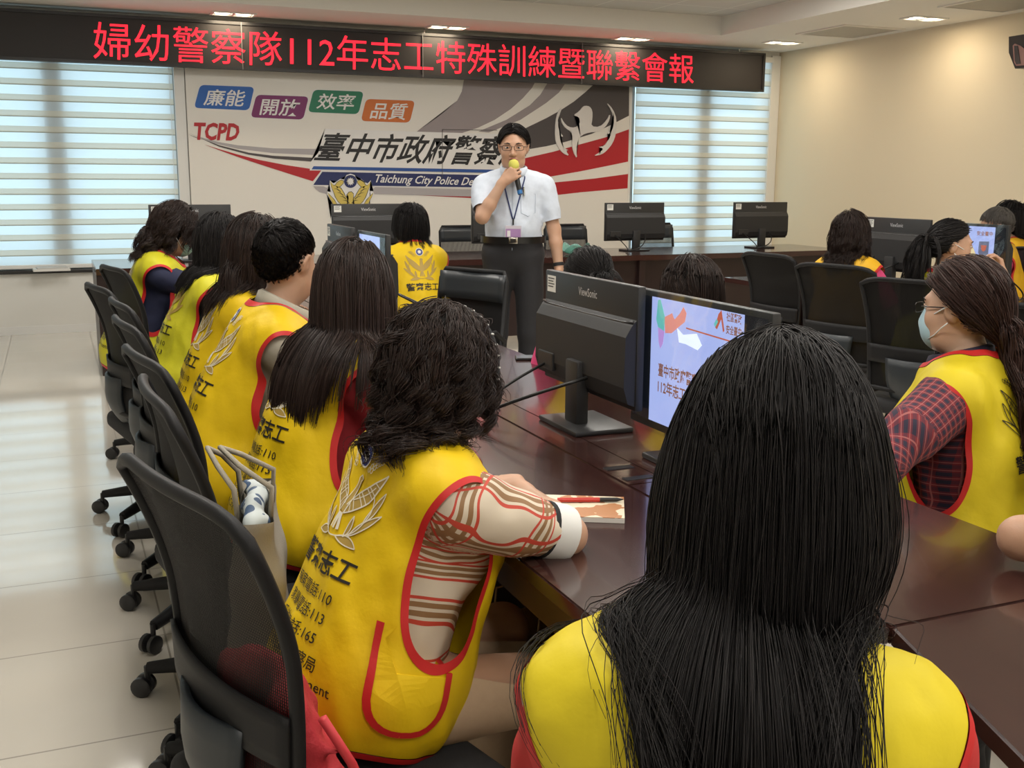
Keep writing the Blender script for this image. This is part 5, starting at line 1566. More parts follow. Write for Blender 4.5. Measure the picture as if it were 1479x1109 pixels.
def make_person(sp):
    """sp: world position of the top of the head, heading (degrees clockwise from the backdrop direction), pose and clothes"""
    male = sp.get('male', False); stand = sp.get('stand', False)
    hd = R(sp['hd']); lean = R(sp.get('lean', 8)); slean = R(sp.get('slean', 0))
    hx, hy, hz = sp['top']; hipz = sp.get('hipz', 0.90 if stand else 0.50)
    pitch = R(sp.get('pitch', 0)); hyaw = R(sp.get('hyaw', 0)); hroll = R(sp.get('hroll', 0))
    s = sp.get('s') or (hz - 0.012 - hipz) / ((0.53 + sp.get('neck', 0.0)) * math.cos(lean) + 0.232)
    Rt = ry(slean) @ rx(-lean)
    Rh = Rt @ rx(lean * 0.75) @ rz(-hyaw) @ rx(-pitch) @ ry(hroll)
    nk = np.array([sp.get('neck_x', 0.0), -0.010, 0.53 + sp.get('neck', 0.0)])
    hip0 = np.array([0, 0, hipz])
    Hc0 = hip0 + Rt @ (nk * s) + Rh @ (np.array([0, 0.022, 0.117]) * s)
    top0 = Hc0 + Rh @ (np.array([0, -0.01, 0.113]) * s) + np.array([0, 0, 0.012])
    ch, sh_ = math.cos(hd), math.sin(hd)
    ox = hx - (top0[0] * ch + top0[1] * sh_); oy = hy - (-top0[0] * sh_ + top0[1] * ch)
    if not stand and 's' in sp: hip0[2] += hz - top0[2]; Hc0[2] += hz - top0[2]
    hip, Hc = hip0, Hc0; st_ = s
    def W2L(p): p = np.array(p, float) - np.array([ox, oy, 0]); return np.array([p[0] * ch - p[1] * sh_, p[0] * sh_ + p[1] * ch, p[2]])
    T = lambda p: hip + Rt @ (np.array(p, float) * st_)
    h = sp.get('h', 0.008)
    tp = [xf_prim(p, Rt, hip, s) for p in torso_prims(male, sp.get('belly', 0.01))]
    npz = [xf_prim(p, Rt, hip, s) for p in neck_prims(sp.get('neck', 0.0))]
    s0 = s; s = s * sp.get('head_s', 1.0)
    hp = [xf_prim(p, Rh, Hc, s) for p in head_prims(sp.get('open_mouth'))]; sh = s; s = s0
    # arms
    w = 1.10 if male else 1.0
    arms = {}
    for sd, nm in ((-1, 'l'), (1, 'r')):
        A = sp.get('arm_' + nm) or {}
        S0 = T((sd * SHX * w, -0.012, 0.420))
        tgt = W2L(A['w']) if 'w' in A else (hip + np.array([sd * 0.10, 0.36, 0.10]) * np.array([s, s, 1]) if not stand else T((sd * 0.25, 0.02, -0.06)))
        pole = A.get('pole', (sd * 0.6, -0.5, -0.8))
        E, Wr = ik(S0, tgt, 0.262 * s, 0.232 * s, pole)
        if 'e' in A:
            E = W2L(A['e']); v = E - S0; E = S0 + v / np.linalg.norm(v) * min(np.linalg.norm(v), 0.30 * s)
            v = tgt - E; Wr = E + v / np.linalg.norm(v) * 0.232 * s
        fd = (Wr - E) / np.linalg.norm(Wr - E)
        hdir = np.array(A.get('hdir', fd)); hdir = hdir / np.linalg.norm(hdir)
        palm = A.get('palm', (0, 0.05, -1.0) if not stand else (-sd, 0, 0))
        up = [cone(S0, E, 0.045 * s, 0.040 * s, 0.03), cone(S0 + (E - S0) * 0.12, S0 + (E - S0) * 0.5, 0.047 * s, 0.046 * s, 0.03)]
        fo = [cone(E, E + (Wr - E) * 0.35, 0.040 * s, 0.039 * s, 0.015), cone(E + (Wr - E) * 0.35, Wr, 0.039 * s, 0.026 * s, 0.015)]
        ha = hand_prims(Wr, hdir, palm, A.get('curl', 0.25), -sd if A.get('flip') else sd, s=s * (1.06 if male else 0.98), thumb=A.get('thumb', 0.5))
        arms[nm] = dict(S=S0, E=E, W=Wr, up=up, fo=fo, ha=ha, d=fd, A=A)
    # legs
    legs = []; leg_prims = []; feet = []
    for sd in (-1, 1):
        J = hip + np.array([sd * 0.090 * s, 0.0, 0.0])
        if stand:
            K = np.array([sd * 0.100, 0.015, hipz * 0.53]); F = np.array([sd * 0.115, -0.02, 0.085])
        else:
            kz = sp.get('kneez', min(hip[2] - 0.02, 0.52)); K = np.array([sd * sp.get('knee_x', 0.13), 0.40 * s, kz]); F = np.array([sd * 0.13, 0.40 * s + sp.get('foot_y', -0.03), 0.085])
        leg_prims += [cone(J, K, 0.088 * s, 0.060 * s, 0.04), cone(K, K + (F - K) * 0.35, 0.058 * s, 0.058 * s, 0.02), cone(K + (F - K) * 0.35, F, 0.058 * s, 0.040 * s, 0.02)]
        feet.append(F)
    # ---- body: one continuous skin; the head and hands are meshed finer and fused in
    rough = tp + npz + leg_prims + arms['l']['up'] + arms['r']['up'] + arms['l']['fo'] + arms['r']['fo']
    for F in feet: rough.append(cone(F + np.array([0, -0.03, -0.045]), F + np.array([0, 0.11, -0.055]), 0.036, 0.028, 0.03))
    fine_head = sp.get('hh', h)
    Vs = []; Qs = []; n0 = 0
    if fine_head < h or sp.get('hf', h) < h:
        groups = [(rough, h), (npz + hp, fine_head)] + [(arms[k]['fo'][1:] + arms[k]['ha'], sp.get('hf', h)) for k in 'lr']
    else: groups = [(rough + hp + arms['l']['ha'] + arms['r']['ha'], h)]
    for pr, hh in groups:
        V, Q = body_mesh(pr, hh, '', None)
        Vs.append(V); Qs.append(Q + n0); n0 += len(V)
    body = link('person', mesh_np('person', np.concatenate(Vs), [np.concatenate(Qs)]), sp.get('skin', skin_m))
    body.location = (ox, oy, 0); body.rotation_euler = (0, 0, -hd)
    tag(body, sp['label'], 'person', sp.get('group'))
    # ---- trousers and shoes
    trous = [xf_prim(p_, Rt, hip, s) for p_ in torso_prims(male, sp.get('belly', 0.01))[:2]] + leg_prims
    s1 = s; tcut = lambda V: np.minimum(V[:, 2] - 0.10, sp.get('waist', 0.095) * s1 - ((V - hip) @ Rt)[:, 2])
    if sp.get('legs', True):
        garment(trous, 0.012, max(h, 0.008), [tcut], 'trousers', sp.get('trousers', dark_trousers), body, noise=((0.006, 11, 51, (1, 1, 0.5)),))
        for F in feet:
            Sh = SDF(F + np.array([-0.07, -0.12, -0.095]), F + np.array([0.07, 0.20, 0.06]), 0.007)
            for p in (cone(F + np.array([0, -0.035, -0.045]), F + np.array([0, 0.12, -0.055]), 0.042, 0.034, 0.03), cone(F + np.array([0, -0.02, -0.03]), F + np.array([0, -0.01, 0.01]), 0.044, 0.042, 0.03)): Sh.add(p)
            V, Q = Sh.mesh(1); V[:, 2] = np.maximum(V[:, 2], 0.0)
            link('shoe', mesh_np('shoe', V, [Q]), shoe_m, body)
    inv = lambda V: ((V - hip) @ Rt) / s0
    # ---- shirt
    frac = sp.get('sleeve', 0.72)
    thin = lambda p: ('cone', p[1], p[2], p[3] - 0.004, p[4] - 0.004, p[5]) if p[0] == 'cone' else (p[0], p[1], p[2] - 0.004, p[3], p[4])
    sprim = [thin(p) for p in tp] if sp.get('vest') else list(tp); cuts = []
    for nm in 'lr':
        a = arms[nm]
        sprim += a['up']
        if frac > 1: sprim += a['fo']
    def sleeve_cut(V):
        out = np.full(len(V), 0.2)
        dt = prims_d(tp, V)
        for nm in 'lr':
            a = arms[nm]; pr = a['up'] + (a['fo'] if frac > 1 else [])
            da = prims_d(pr, V); near = da < dt
            if frac <= 1: P = a['S'] + (a['E'] - a['S']) * frac; D = (a['E'] - a['S']) / np.linalg.norm(a['E'] - a['S'])
            else: P = a['E'] + (a['W'] - a['E']) * (frac - 1); D = a['d']
            sc = (P - V) @ D
            if frac > 1: sc = np.where(np.linalg.norm(V - a['S'], axis=1) < 0.2 * s, 0.2, sc); sc = np.where((V - a['E']) @ D < 0, 0.2, sc)
            out = np.where(near, np.minimum(out, sc), out)
        return out
    def neck_cut(V, rr=(0.070, 0.085, 0.075)):
        q = inv(V) - np.array([0, 0.010, 0.535]); q = q / np.array(rr); k0 = np.linalg.norm(q, axis=1)
        return (k0 - 1) * min(rr)
    lowcut = sp.get('shirt_low', 0.0)
    if sp.get('shirt'):
        o, SV, ST = garment(sprim, sp.get('shirt_off', 0.010), h, [sleeve_cut, neck_cut, lambda V: inv(V)[:, 2] - lowcut], 'shirt', sp['shirt'], body,
                            noise=((0.0045, 13, sp.get('seed', 1) + 60, (1, 1, 0.6)), (0.003, 30, sp.get('seed', 1) + 61, (1, 1, 1))))
        # sleeve pattern coordinates: along the arm and around it
        me = o.data; V = SV
        uvv = np.stack((inv(V)[:, 0] * s, inv(V)[:, 2] * s), 1); dt = prims_d(tp, V)
        for nm in 'lr':
            a = arms[nm]
            for A_, B_, pr, o0 in ((a['S'], a['E'], a['up'], 0.0), (a['E'], a['W'], a['fo'], 0.262 * s)):
                D = (B_ - A_) / np.linalg.norm(B_ - A_); X = np.cross(D, [0.2, 0.3, 0.9]); X /= np.linalg.norm(X); Y = np.cross(D, X)
                q = V - A_; ang = np.arctan2(q @ Y, q @ X)
                near = prims_d(pr, V) < dt + 0.002
                if frac <= 1 and o0 > 0: continue
                uvv[near] = np.stack((q @ D + o0, ang * 0.055), 1)[near]
        uvl = me.uv_layers.new(name='UVMap')
        li = np.empty(len(me.loops), np.int32); me.loops.foreach_get('vertex_index', li)
        uvl.data.foreach_set('uv', uvv[li].astype(np.float32).ravel())
        if sp.get('collar'):
            ring = []
            for t in np.linspace(0.25, 2 * PI - 0.25, 26):
                ring.append((0.068 * math.sin(t), 0.008 + 0.070 * math.cos(t), 0.512 + 0.014 * -math.cos(t)))
            ring = [T(p) for p in ring]; up_ = Rt @ np.array([0, -0.004, 0.030]) * s
            cen = T((0, 0.0, 0.5)); V = []; F = []
            for i, p in enumerate(ring):
                out = (p - cen); out[2] = 0; out /= np.linalg.norm(out)
                V += [p + up_ * 0.9, p + out * 0.010 + up_ * 0.75, p + out * 0.020 - up_ * 0.55]
            for i in range(len(ring) - 1):
                for j in (0, 1): F.append((3 * i + j, 3 * i + j + 1, 3 * i + 4 + j, 3 * i + 3 + j))
            c = link('collar', mesh_np('collar', V, [F]), sp.get('collar_m', sp['shirt']), o)
            md = c.modifiers.new('s', 'SOLIDIFY'); md.thickness = 0.003
    if sp.get('cuff'):
        nm = sp['cuff']; a = arms[nm]; D = (a['E'] - a['S']) / np.linalg.norm(a['E'] - a['S']) if frac <= 1 else a['d']
        P = a['S'] + (a['E'] - a['S']) * frac if frac <= 1 else a['E'] + (a['W'] - a['E']) * (frac - 1)
        rad = 0.058 * s
        MB().tube([P - D * 0.040, P - D * 0.006, P + D * 0.004], [rad, rad * 1.02, rad * 0.98], 28, caps=False).build('sleeve_cuff', mat('cuff_white', (0.72, 0.72, 0.70), rough=0.7), body, smooth=180)
        MB().tube([P - D * 0.050, P - D * 0.040], [rad * 0.99, rad * 1.0], 28, caps=False).build('cuff_stripe', black_cloth, body, smooth=180)
    # ---- vest
    if sp.get('vest'):
        vt = [('ell', np.array((0, 0.0, 0.17)), np.array((0.172, 0.145, 0.21)), None, 0.06), ('ell', np.array((0, -0.02, 0.02)), np.array((0.190, 0.150, 0.13)), None, 0.06)]
        vprim = tp + [xf_prim(p, Rt, hip, s) for p in vt]
        hem = sp.get('hem', -0.07)
        def arm_cut(V):
            q = inv(V); out = np.full(len(V), 1.0)
            rr = np.array(sp.get('armhole', (0.078, 0.115, 0.175)))
            for sd in (-1, 1):
                e = (q - np.array([sd * (0.243 * w), 0.01, 0.308])) / rr
                k0 = np.linalg.norm(e, axis=1); k1 = np.linalg.norm(e / rr, axis=1)
                out = np.minimum(out, k0 * (k0 - 1) / np.maximum(k1, 1e-6))
            return out
        ncut = lambda V: neck_cut(V, (0.088, 0.105, 0.085))
        hcut = lambda V: inv(V)[:, 2] - hem
        sd_ = sp.get('seed', 1)
        o, VV, VT = garment(vprim, 0.028, sp.get('hv', h), [arm_cut, ncut, hcut], 'vest', sp['vest'], body,
                            noise=((0.009, 7, sd_ + 70, (1, 1, 0.55)), (0.005, 15, sd_ + 71, (1.3, 1.3, 0.7)), (0.0035, 30, sd_ + 72, (1.2, 1.2, 0.6))), trim_w=sp.get('trim_w', 0.013), trim_m=red_trim, smooth=2,
                            trim_only=None if sp.get('neck_trim', True) else [arm_cut, hcut])
        if sp.get('print', True):
            bvh = BVHTree.FromPolygons([Vector(v) for v in VV], [tuple(t) for t in VT])
            yv = Rt @ np.array([0, 1.0, 0])
            def mapf(u, v):
                return T((u, 0, 0.485 + v)) - yv * 0.5, yv
            (w1, f1, disc, ring, star) = EMB; sc = sp.get('emb', 0.165); c = sp.get('emb_c', -0.100)
            E = lambda VTt: (VTt[0] * sc + np.array([sp.get('emb_x', 0.0), c]), VTt[1])
            line_m = sp.get('emb_m', print_white)
            if sp.get('emb_fill', True): project_print('emblem_fill', *E(f1), mapf, bvh, print_tan, o, 0.0016)
            project_print('emblem', *E(w1), mapf, bvh, line_m, o, 0.0026)
            project_print('emblem_disc', *E(disc), mapf, bvh, print_blue, o, 0.0024)
            project_print('emblem_ring', *E(ring), mapf, bvh, print_white, o, 0.0030)
            project_print('emblem_star', *E(star), mapf, bvh, mat('star_white', (0.8, 0.78, 0.72), rough=0.6), o, 0.0034)
            for body_, v0, hh_, ww_, bold, sx in VEST_LINES[:sp.get('lines', 6)]:
                V_, T_, _ = text_vf(body_, 0.005 + bold * 0.5)
                V_ = np.stack(((V_[:, 0] - 0.5) * ww_ + sx * 0, (V_[:, 1] - 0.5) * hh_ + v0 + 0.02), 1)
                project_print('lettering', V_, T_, mapf, bvh, print_black, o, 0.0022)
        if sp.get('pocket'):
            bvh = BVHTree.FromPolygons([Vector(v) for v in VV], [tuple(t) for t in VT])
            ang = R(sp['pocket']); dv = Rt @ np.array([-math.sin(ang), -math.cos(ang), 0]); side = Rt @ np.array([math.cos(ang), -math.sin(ang), 0])
            def mapp(u, v): return hip + Rt @ (np.array([0, 0, 0.09 + v]) * s) - dv * 0.5 + side * u, dv
            out = [(-0.065, 0.10)] + bez((-0.065, -0.02), (-0.065, -0.09), (0.0, -0.09), n=8) + bez((0.0, -0.09), (0.065, -0.09), (0.065, -0.02), n=8) + [(0.065, 0.10)]
            pk = project_print('pocket', *fan2d(out), mapp, bvh, sp['vest'], o, 0.004)
            dens = []
            for a_, b_ in zip(out, out[1:]):
                for t in np.linspace(0, 1, 4, endpoint=False): dens.append(tuple(np.array(a_) * (1 - t) + np.array(b_) * t))
            project_print('pocket_trim', *ribbon2d(dens + [out[-1]], 0.012), mapp, bvh, red_trim, o, 0.0055)
    # ---- hair
    colliders = [('cone', p[1], p[1] + (p[2] - p[1]) * 0.75, p[3] + 0.006, p[4] + 0.008, p[5]) for p in npz]
    colliders = [colliders, [('cone', p[1], p[2], p[3] + 0.030, p[4] + 0.030, p[5]) if p[0] == 'cone' else (p[0], p[1], p[2] + 0.034, p[3], p[4]) for p in tp]]
    s = sh
    if sp.get('hair'): add_hair(sp, body, Hc, Rh, s, colliders, sp.get('hh', max(h * 0.8, 0.004)))
    Hp = lambda p: Hc + Rh @ (np.array(p, float) * s)
    # ---- face
    if sp.get('face'):
        for sd in (-1, 1):
            Mx = Matrix.Translation(Vector(Hp((sd * 0.031, 0.0795, 0.004)))) @ Matrix([list(r_) for r_ in Rh]).to_4x4() @ Matrix.Diagonal((0.0125 * s, 0.009 * s, 0.0050 * s, 1))
            mb = MB(); bmesh.ops.create_uvsphere(mb.bm, u_segments=16, v_segments=10, radius=1.0, matrix=Mx); e = mb.build('eye', eye_white, body, smooth=180)
            Mx = Matrix.Translation(Vector(Hp((sd * 0.031, 0.0850, 0.004)))) @ Matrix([list(r_) for r_ in Rh]).to_4x4() @ Matrix.Diagonal((0.0062 * s, 0.0045 * s, 0.0049 * s, 1))
            mb = MB(); bmesh.ops.create_uvsphere(mb.bm, u_segments=12, v_segments=8, radius=1.0, matrix=Mx); mb.build('iris', eye_dark, e, smooth=180)
            MB().tube([Hp((sd * 0.016, 0.0905, 0.0225)), Hp((sd * 0.030, 0.0905, 0.0275)), Hp((sd * 0.048, 0.078, 0.0235))], [0.0028 * s, 0.0032 * s, 0.0016 * s], 6).build('eyebrow', hair_black, body, smooth=180)
            MB().tube([Hp((sd * 0.019, 0.0865, 0.0065)), Hp((sd * 0.031, 0.0895, 0.0105)), Hp((sd * 0.044, 0.081, 0.0065))], 0.0018 * s, 6).build('eyelid', sp.get('skin', skin_m), body, smooth=180)
        if not sp.get('mask'):
            z = -0.055 if sp.get('open_mouth') else -0.058
            MB().tube([Hp((-0.023, 0.084, z - 0.004)), Hp((-0.008, 0.0955, z + 0.001)), Hp((0.008, 0.0955, z + 0.001)), Hp((0.023, 0.084, z - 0.004))], [0.002 * s, 0.0045 * s, 0.0045 * s, 0.002 * s], 8).build('upper_lip', lip_m, body, smooth=180)
            z2 = z - (0.020 if sp.get('open_mouth') else 0.010)
            MB().tube([Hp((-0.020, 0.083, z2 + 0.006)), Hp((0, 0.0935, z2)), Hp((0.020, 0.083, z2 + 0.006))], [0.002 * s, 0.005 * s, 0.002 * s], 8).build('lower_lip', lip_m, body, smooth=180)
            if sp.get('open_mouth'):
                Mx = Matrix.Translation(Vector(Hp((0, 0.0835, -0.064)))) @ Matrix([list(r_) for r_ in Rh]).to_4x4() @ Matrix.Diagonal((0.016 * s, 0.008 * s, 0.009 * s, 1))
                mb = MB(); bmesh.ops.create_uvsphere(mb.bm, u_segments=14, v_segments=8, radius=1.0, matrix=Mx); mb.build('open_mouth', mouth_dark, body, smooth=180)
    if sp.get('mask'):
        mp = [xf_prim(ell((0, 0.050, -0.056), (0.053, 0.052, 0.056), 0.02), Rh, Hc, s), xf_prim(cone((0, 0.082, 0.000), (0, 0.098, -0.040), 0.010, 0.012, 0.02), Rh, Hc, s)]
        hl = lambda V: ((V - Hc) @ Rh) / s
        def mcut(V): q = hl(V); return np.minimum(np.minimum(q[:, 1] - 0.040 - 0.2 * np.abs(q[:, 0]), 0.004 - q[:, 2] - 0.5 * np.abs(q[:, 0])), 0.5)
        mo, _, _ = garment(mp, 0.006, 0.004, [mcut], 'face_mask', sp['mask'], body)
        for sd in (-1, 1):
            for z0, z1 in ((-0.018, 0.014), (-0.082, -0.030)):
                MB().tube([Hp((sd * 0.050, 0.064, z0)), Hp((sd * 0.0695, 0.036, z0 * 0.7 + z1 * 0.3)), Hp((sd * 0.0775, 0.014, z0 * 0.3 + z1 * 0.7)), Hp((sd * 0.083, -0.006, z1))], 0.0020 * s, 6).build('ear_loop', mask_white, mo, smooth=180)
    if sp.get('glasses'):
        gl = MB()
        for sd in (-1, 1):
            gl.tube([Hp((sd * 0.033 + 0.025 * np.sign(math.cos(t)) * abs(math.cos(t)) ** 0.55, 0.103 - 0.60 * (sd * 0.033 + 0.025 * math.cos(t)) ** 2, 0.002 + 0.0135 * np.sign(math.sin(t)) * abs(math.sin(t)) ** 0.55)) for t in np.linspace(0, 2 * PI, 28, endpoint=False)], 0.0014 * s, 6, closed=True)
            gl.tube([Hp((sd * 0.057, 0.083, 0.008)), Hp((sd * 0.070, 0.060, 0.008)), Hp((sd * 0.080, -0.005, 0.010))], 0.0016 * s, 6)
        gl.tube([Hp((-0.009, 0.102, 0.006)), Hp((0, 0.104, 0.009)), Hp((0.009, 0.102, 0.006))], 0.0014 * s, 6)
        gl.build('glasses', glasses_m, body, smooth=180)
    sp['_'] = dict(body=body, arms=arms, T=T, Hp=Hp, Rt=Rt, Rh=Rh, Hc=Hc, hip=hip, s=s, h=h, trous=trous, inv=inv, s0=s0, ox=ox, oy=oy, hd=hd, tp=tp)
    return body
# ================================================================= WHO SITS WHERE
def ztop(px, py, z): p = at_z(px, py, z); return (p.x, p.y, p.z)
LONGMASS = (ell((0, -0.012, 0.010), (0.077, 0.095, 0.094), 0.03), cone((-0.036, -0.050, -0.04), (-0.036, -0.078, -0.20), 0.044, 0.026, 0.05), cone((0.036, -0.050, -0.04), (0.036, -0.078, -0.20), 0.044, 0.026, 0.05))
straight = lambda **k: dict(dict(root_min=0.05, part=0.0, len=0.55, vol=0.026, stiff=0.70, guides=420, kids=16, rad=0.0013, spread=0.012, clump=0.15, lift=0.06, len_min=0.82, mass=LONGMASS, cover=True), **k)
BOBMASS = (ell((0, -0.014, 0.008), (0.079, 0.096, 0.095), 0.03), ell((0, -0.038, -0.055), (0.074, 0.060, 0.062), 0.03))
bob = lambda **k: dict(dict(part=None, len=0.24, vol=0.030, stiff=0.76, guides=380, kids=14, rad=0.0012, spread=0.015, clump=0.15, lift=0.16, len_min=0.7, steps=16, crown=(0, -0.25, 0.95), mass=BOBMASS, cover=True), **k)
short = lambda **k: dict(dict(cling=0.8, part=None, fade=True, len=0.036, vol=0.007, stiff=0.90, guides=1300, kids=12, rad=0.0008, spread=0.0045, clump=0.1, lift=0.05, len_min=0.6, steps=5, crown=(0.1, -0.75, 0.65)), **k)

# ---- the speaker, standing
MT = at_d(742, 182, 6.10)
spk = dict(top=(MT.x, MT.y, MT.z), hd=203, male=True, stand=True, lean=0, hh=0.0032, hf=0.0030, h=0.0055, hyaw=2, pitch=2, open_mouth=True, face=True, glasses=True, seed=11, skin=skin_m, hipz=0.945,
           label='standing man in a pale blue short-sleeved shirt and lanyard speaking into a microphone',
           shirt=pale_shirt, shirt_off=0.016, sleeve=0.78, collar=True, shirt_low=0.112, trousers=dark_trousers, belly=0.03,
           arm_r=dict(pole=(0.50, 0.15, -0.9), hdir=(-0.74, 0.12, 0.62), palm=(-0.35, -0.92, -0.05), curl=0.85, thumb=0.9),
           arm_l=dict(pole=(-0.5, -0.6, -0.1), curl=0.55, thumb=0.7),
           head_s=1.08, waist=0.125,
           hair=dict(cling=0.75, fade=True, part=0.040, back=-0.30, len=0.075, vol=0.018, stiff=0.88, guides=1300, kids=12, rad=0.0008, spread=0.005, clump=0.1, lift=0.05, len_min=0.5, steps=7))
def spk_targets(sp):
    h = R(sp['hd']); x, y, z = sp['top']; c, s_ = math.cos(h), math.sin(h)
    def L2W(p): return (x + p[0] * c + p[1] * s_, y - p[0] * s_ + p[1] * c, p[2])
    sp['L2W'] = L2W
    zt = z
    sp['grip'] = np.array((-0.014, 0.140, zt - 0.270)); sp['micdir'] = np.array((0.22, -0.14, 0.96)); sp['micdir'] /= np.linalg.norm(sp['micdir'])
    sp['arm_r']['w'] = L2W((0.060, 0.150, zt - 0.315))
    sp['arm_l']['w'] = L2W((-0.275, 0.055, zt - 0.845))
spk_targets(spk)
make_person(spk)
def dress_speaker(sp):
    g = sp['_']; body, T, s, inv, hip = g['body'], g['T'], g['s'], g['inv'], g['hip']
    bvh_o = [c for c in body.children if c.name.startswith('shirt')][0]
    me = bvh_o.data
    bvh = BVHTree.FromPolygons([v.co.copy() for v in me.vertices], [tuple(p.vertices) for p in me.polygons])
    def front(u, v, off=0.004):
        o = Vector(T((u, 0.6, v))); h = bvh.ray_cast(o, Vector((0, -1, 0)))
        p = h[0] if h[0] is not None else Vector(T((u, 0.13, v)))
        return p + Vector((0, off, 0))
    lany = mat('lanyard_blue', (0.012, 0.025, 0.12), rough=0.6)
    for sd in (-1, 1):
        pts = [Vector(T((sd * 0.058, -0.045, 0.535))), Vector(T((sd * 0.066, 0.03, 0.515)))] + [front(sd * (0.066 * (1 - t) + 0.004 * t), 0.47 - 0.235 * t) for t in np.linspace(0, 1, 9)]
        MB().tube(pts, 0.0042, 6).build('lanyard', lany, body, smooth=180)
    a = front(0, 0.235, 0.006); b = front(0, 0.20, 0.008)
    MB().tube([a, b], 0.0045, 8).build('lanyard_clip', mat('clip_dark', (0.03, 0.03, 0.03), rough=0.3, metal=0.5), body, smooth=40)
    c = front(0.0, 0.155, 0.010)
    M = Matrix.Translation(c)
    card = MB().box(-0.046, 0.046, -0.0015, 0.0015, -0.036, 0.040, 0.001, M=M).build('name_card', mat('card_clear', (0.55, 0.52, 0.58), rough=0.2), body)
    MB().box(-0.042, 0.042, 0.0015, 0.0022, -0.031, 0.022, M=M).build('card_print', mat('card_purple', (0.34, 0.20, 0.40), rough=0.4), card)
    MB().box(0.016, 0.034, 0.0022, 0.0027, -0.022, 0.012, M=M).build('card_photo', mat('card_photo', (0.7, 0.68, 0.7), rough=0.4), card)
    # placket, pocket, pin
    MB().tube([front(0.006, v, 0.0015) for v in np.linspace(0.47, 0.05, 16)], 0.0016, 4).build('placket_seam', mat('seam_blue', (0.42, 0.48, 0.58), rough=0.8), body)
    pk = [front(-0.045 + du, v, 0.002) for du, v in ((0, 0.38), (-0.085, 0.38), (-0.085, 0.27), (-0.0425, 0.25), (0, 0.27), (0, 0.38))]
    MB().tube(pk, 0.0016, 4).build('pocket_seam', mat('seam_blue', (0.42, 0.48, 0.58), rough=0.8), body)
    MB().tube([front(-0.060, 0.42, 0.006), front(-0.064, 0.37, 0.008)], 0.006, 8).build('shirt_pin', mat('pin_silver', (0.65, 0.65, 0.6), rough=0.2, metal=0.9), body, smooth=40)
    # belt and buckle
    belt, BV, BT = garment(g['trous'] + [g['tp'][1]], 0.027, 0.006, [lambda V: inv(V)[:, 2] - 0.090, lambda V: 0.130 - inv(V)[:, 2]], 'belt', mat('belt_black', (0.010, 0.010, 0.010), rough=0.3), body)
    bb = BVHTree.FromPolygons([Vector(v) for v in BV], [tuple(t) for t in BT])
    h = bb.ray_cast(Vector(T((0, 0.6, 0.110))), Vector((0, -1, 0)))
    p = h[0] if h[0] is not None else Vector(T((0, 0.15, 0.110)))
    MB().box(-0.026, 0.026, -0.002, 0.006, -0.018, 0.018, 0.003, M=Matrix.Translation(p)).build('belt_buckle', mat('buckle_steel', (0.55, 0.52, 0.46), rough=0.2, metal=1.0), belt, smooth=40)
    MB().box(-0.016, 0.016, 0.006, 0.0075, -0.009, 0.009, M=Matrix.Translation(p)).build('buckle_plate', mat('belt_black', (0.01, 0.01, 0.01)), belt)
    # watch on the left wrist
    A = g['arms']['l']; d = A['d']; c = A['W'] - d * 0.018
    MB().tube([c - d * 0.010, c + d * 0.010], [0.0325, 0.0315], 20, caps=False).build('wrist_watch', black_cloth, body, smooth=180)
    # microphone in the right hand (its own thing)
    L2W = sp['L2W']; gp = Vector(L2W(sp['grip'])); md = sp['micdir']
    q = Vector(L2W(md)) - Vector(L2W((0, 0, 0))); q.z = md[2]; q.normalize()
    e = empty('microphone', gp, label='black handheld microphone with yellow foam head held at the speaker\'s mouth', cat='microphone')
    rot = q.to_track_quat('Z', 'Y').to_matrix().to_4x4()
    MB().lathe([(0, -0.115), (0.012, -0.115), (0.0135, -0.10), (0.016, 0.0), (0.019, 0.028), (0.0, 0.028)], seg=20, M=rot).build('mic_body', mat('mic_black', (0.015, 0.015, 0.017), rough=0.3), e, smooth=40)
    MB().lathe([(0.014, -0.112), (0.0148, -0.100), (0.0145, -0.090)], seg=20, M=rot).build('mic_ring', mat('mic_blue', (0.03, 0.16, 0.42), rough=0.3), e, smooth=40)
    MB().lathe([(0.018, 0.024), (0.026, 0.034), (0.030, 0.052), (0.027, 0.070), (0.016, 0.082), (0, 0.086)], seg=24, M=rot).build('mic_foam', mat('mic_foam', (0.62, 0.58, 0.12), rough=0.95, bump=0.3, bscale=900), e, smooth=180)
    # folded white slip in the left hand
    W = A['W'] + A['d'] * 0.085
    wp = Vector((g['ox'] + W[0] * math.cos(g['hd']) + W[1] * math.sin(g['hd']), g['oy'] - W[0] * math.sin(g['hd']) + W[1] * math.cos(g['hd']), W[2]))
    e = empty('paper_slip', wp, label='small folded white slip in the speaker\'s lowered hand', cat='paper')
    MB().box(-0.030, 0.030, -0.012, -0.009, -0.055, 0.035, M=Matrix.Rotation(R(35), 4, 'Z') @ Matrix.Rotation(R(-14), 4, 'Y')).build('slip_front', paper, e)
    MB().box(-0.030, 0.030, -0.008, -0.005, -0.050, 0.035, M=Matrix.Rotation(R(35), 4, 'Z') @ Matrix.Rotation(R(-14), 4, 'Y')).build('slip_back', paper, e)
dress_speaker(spk)

VG = 'volunteers in yellow vests'
P_ = []
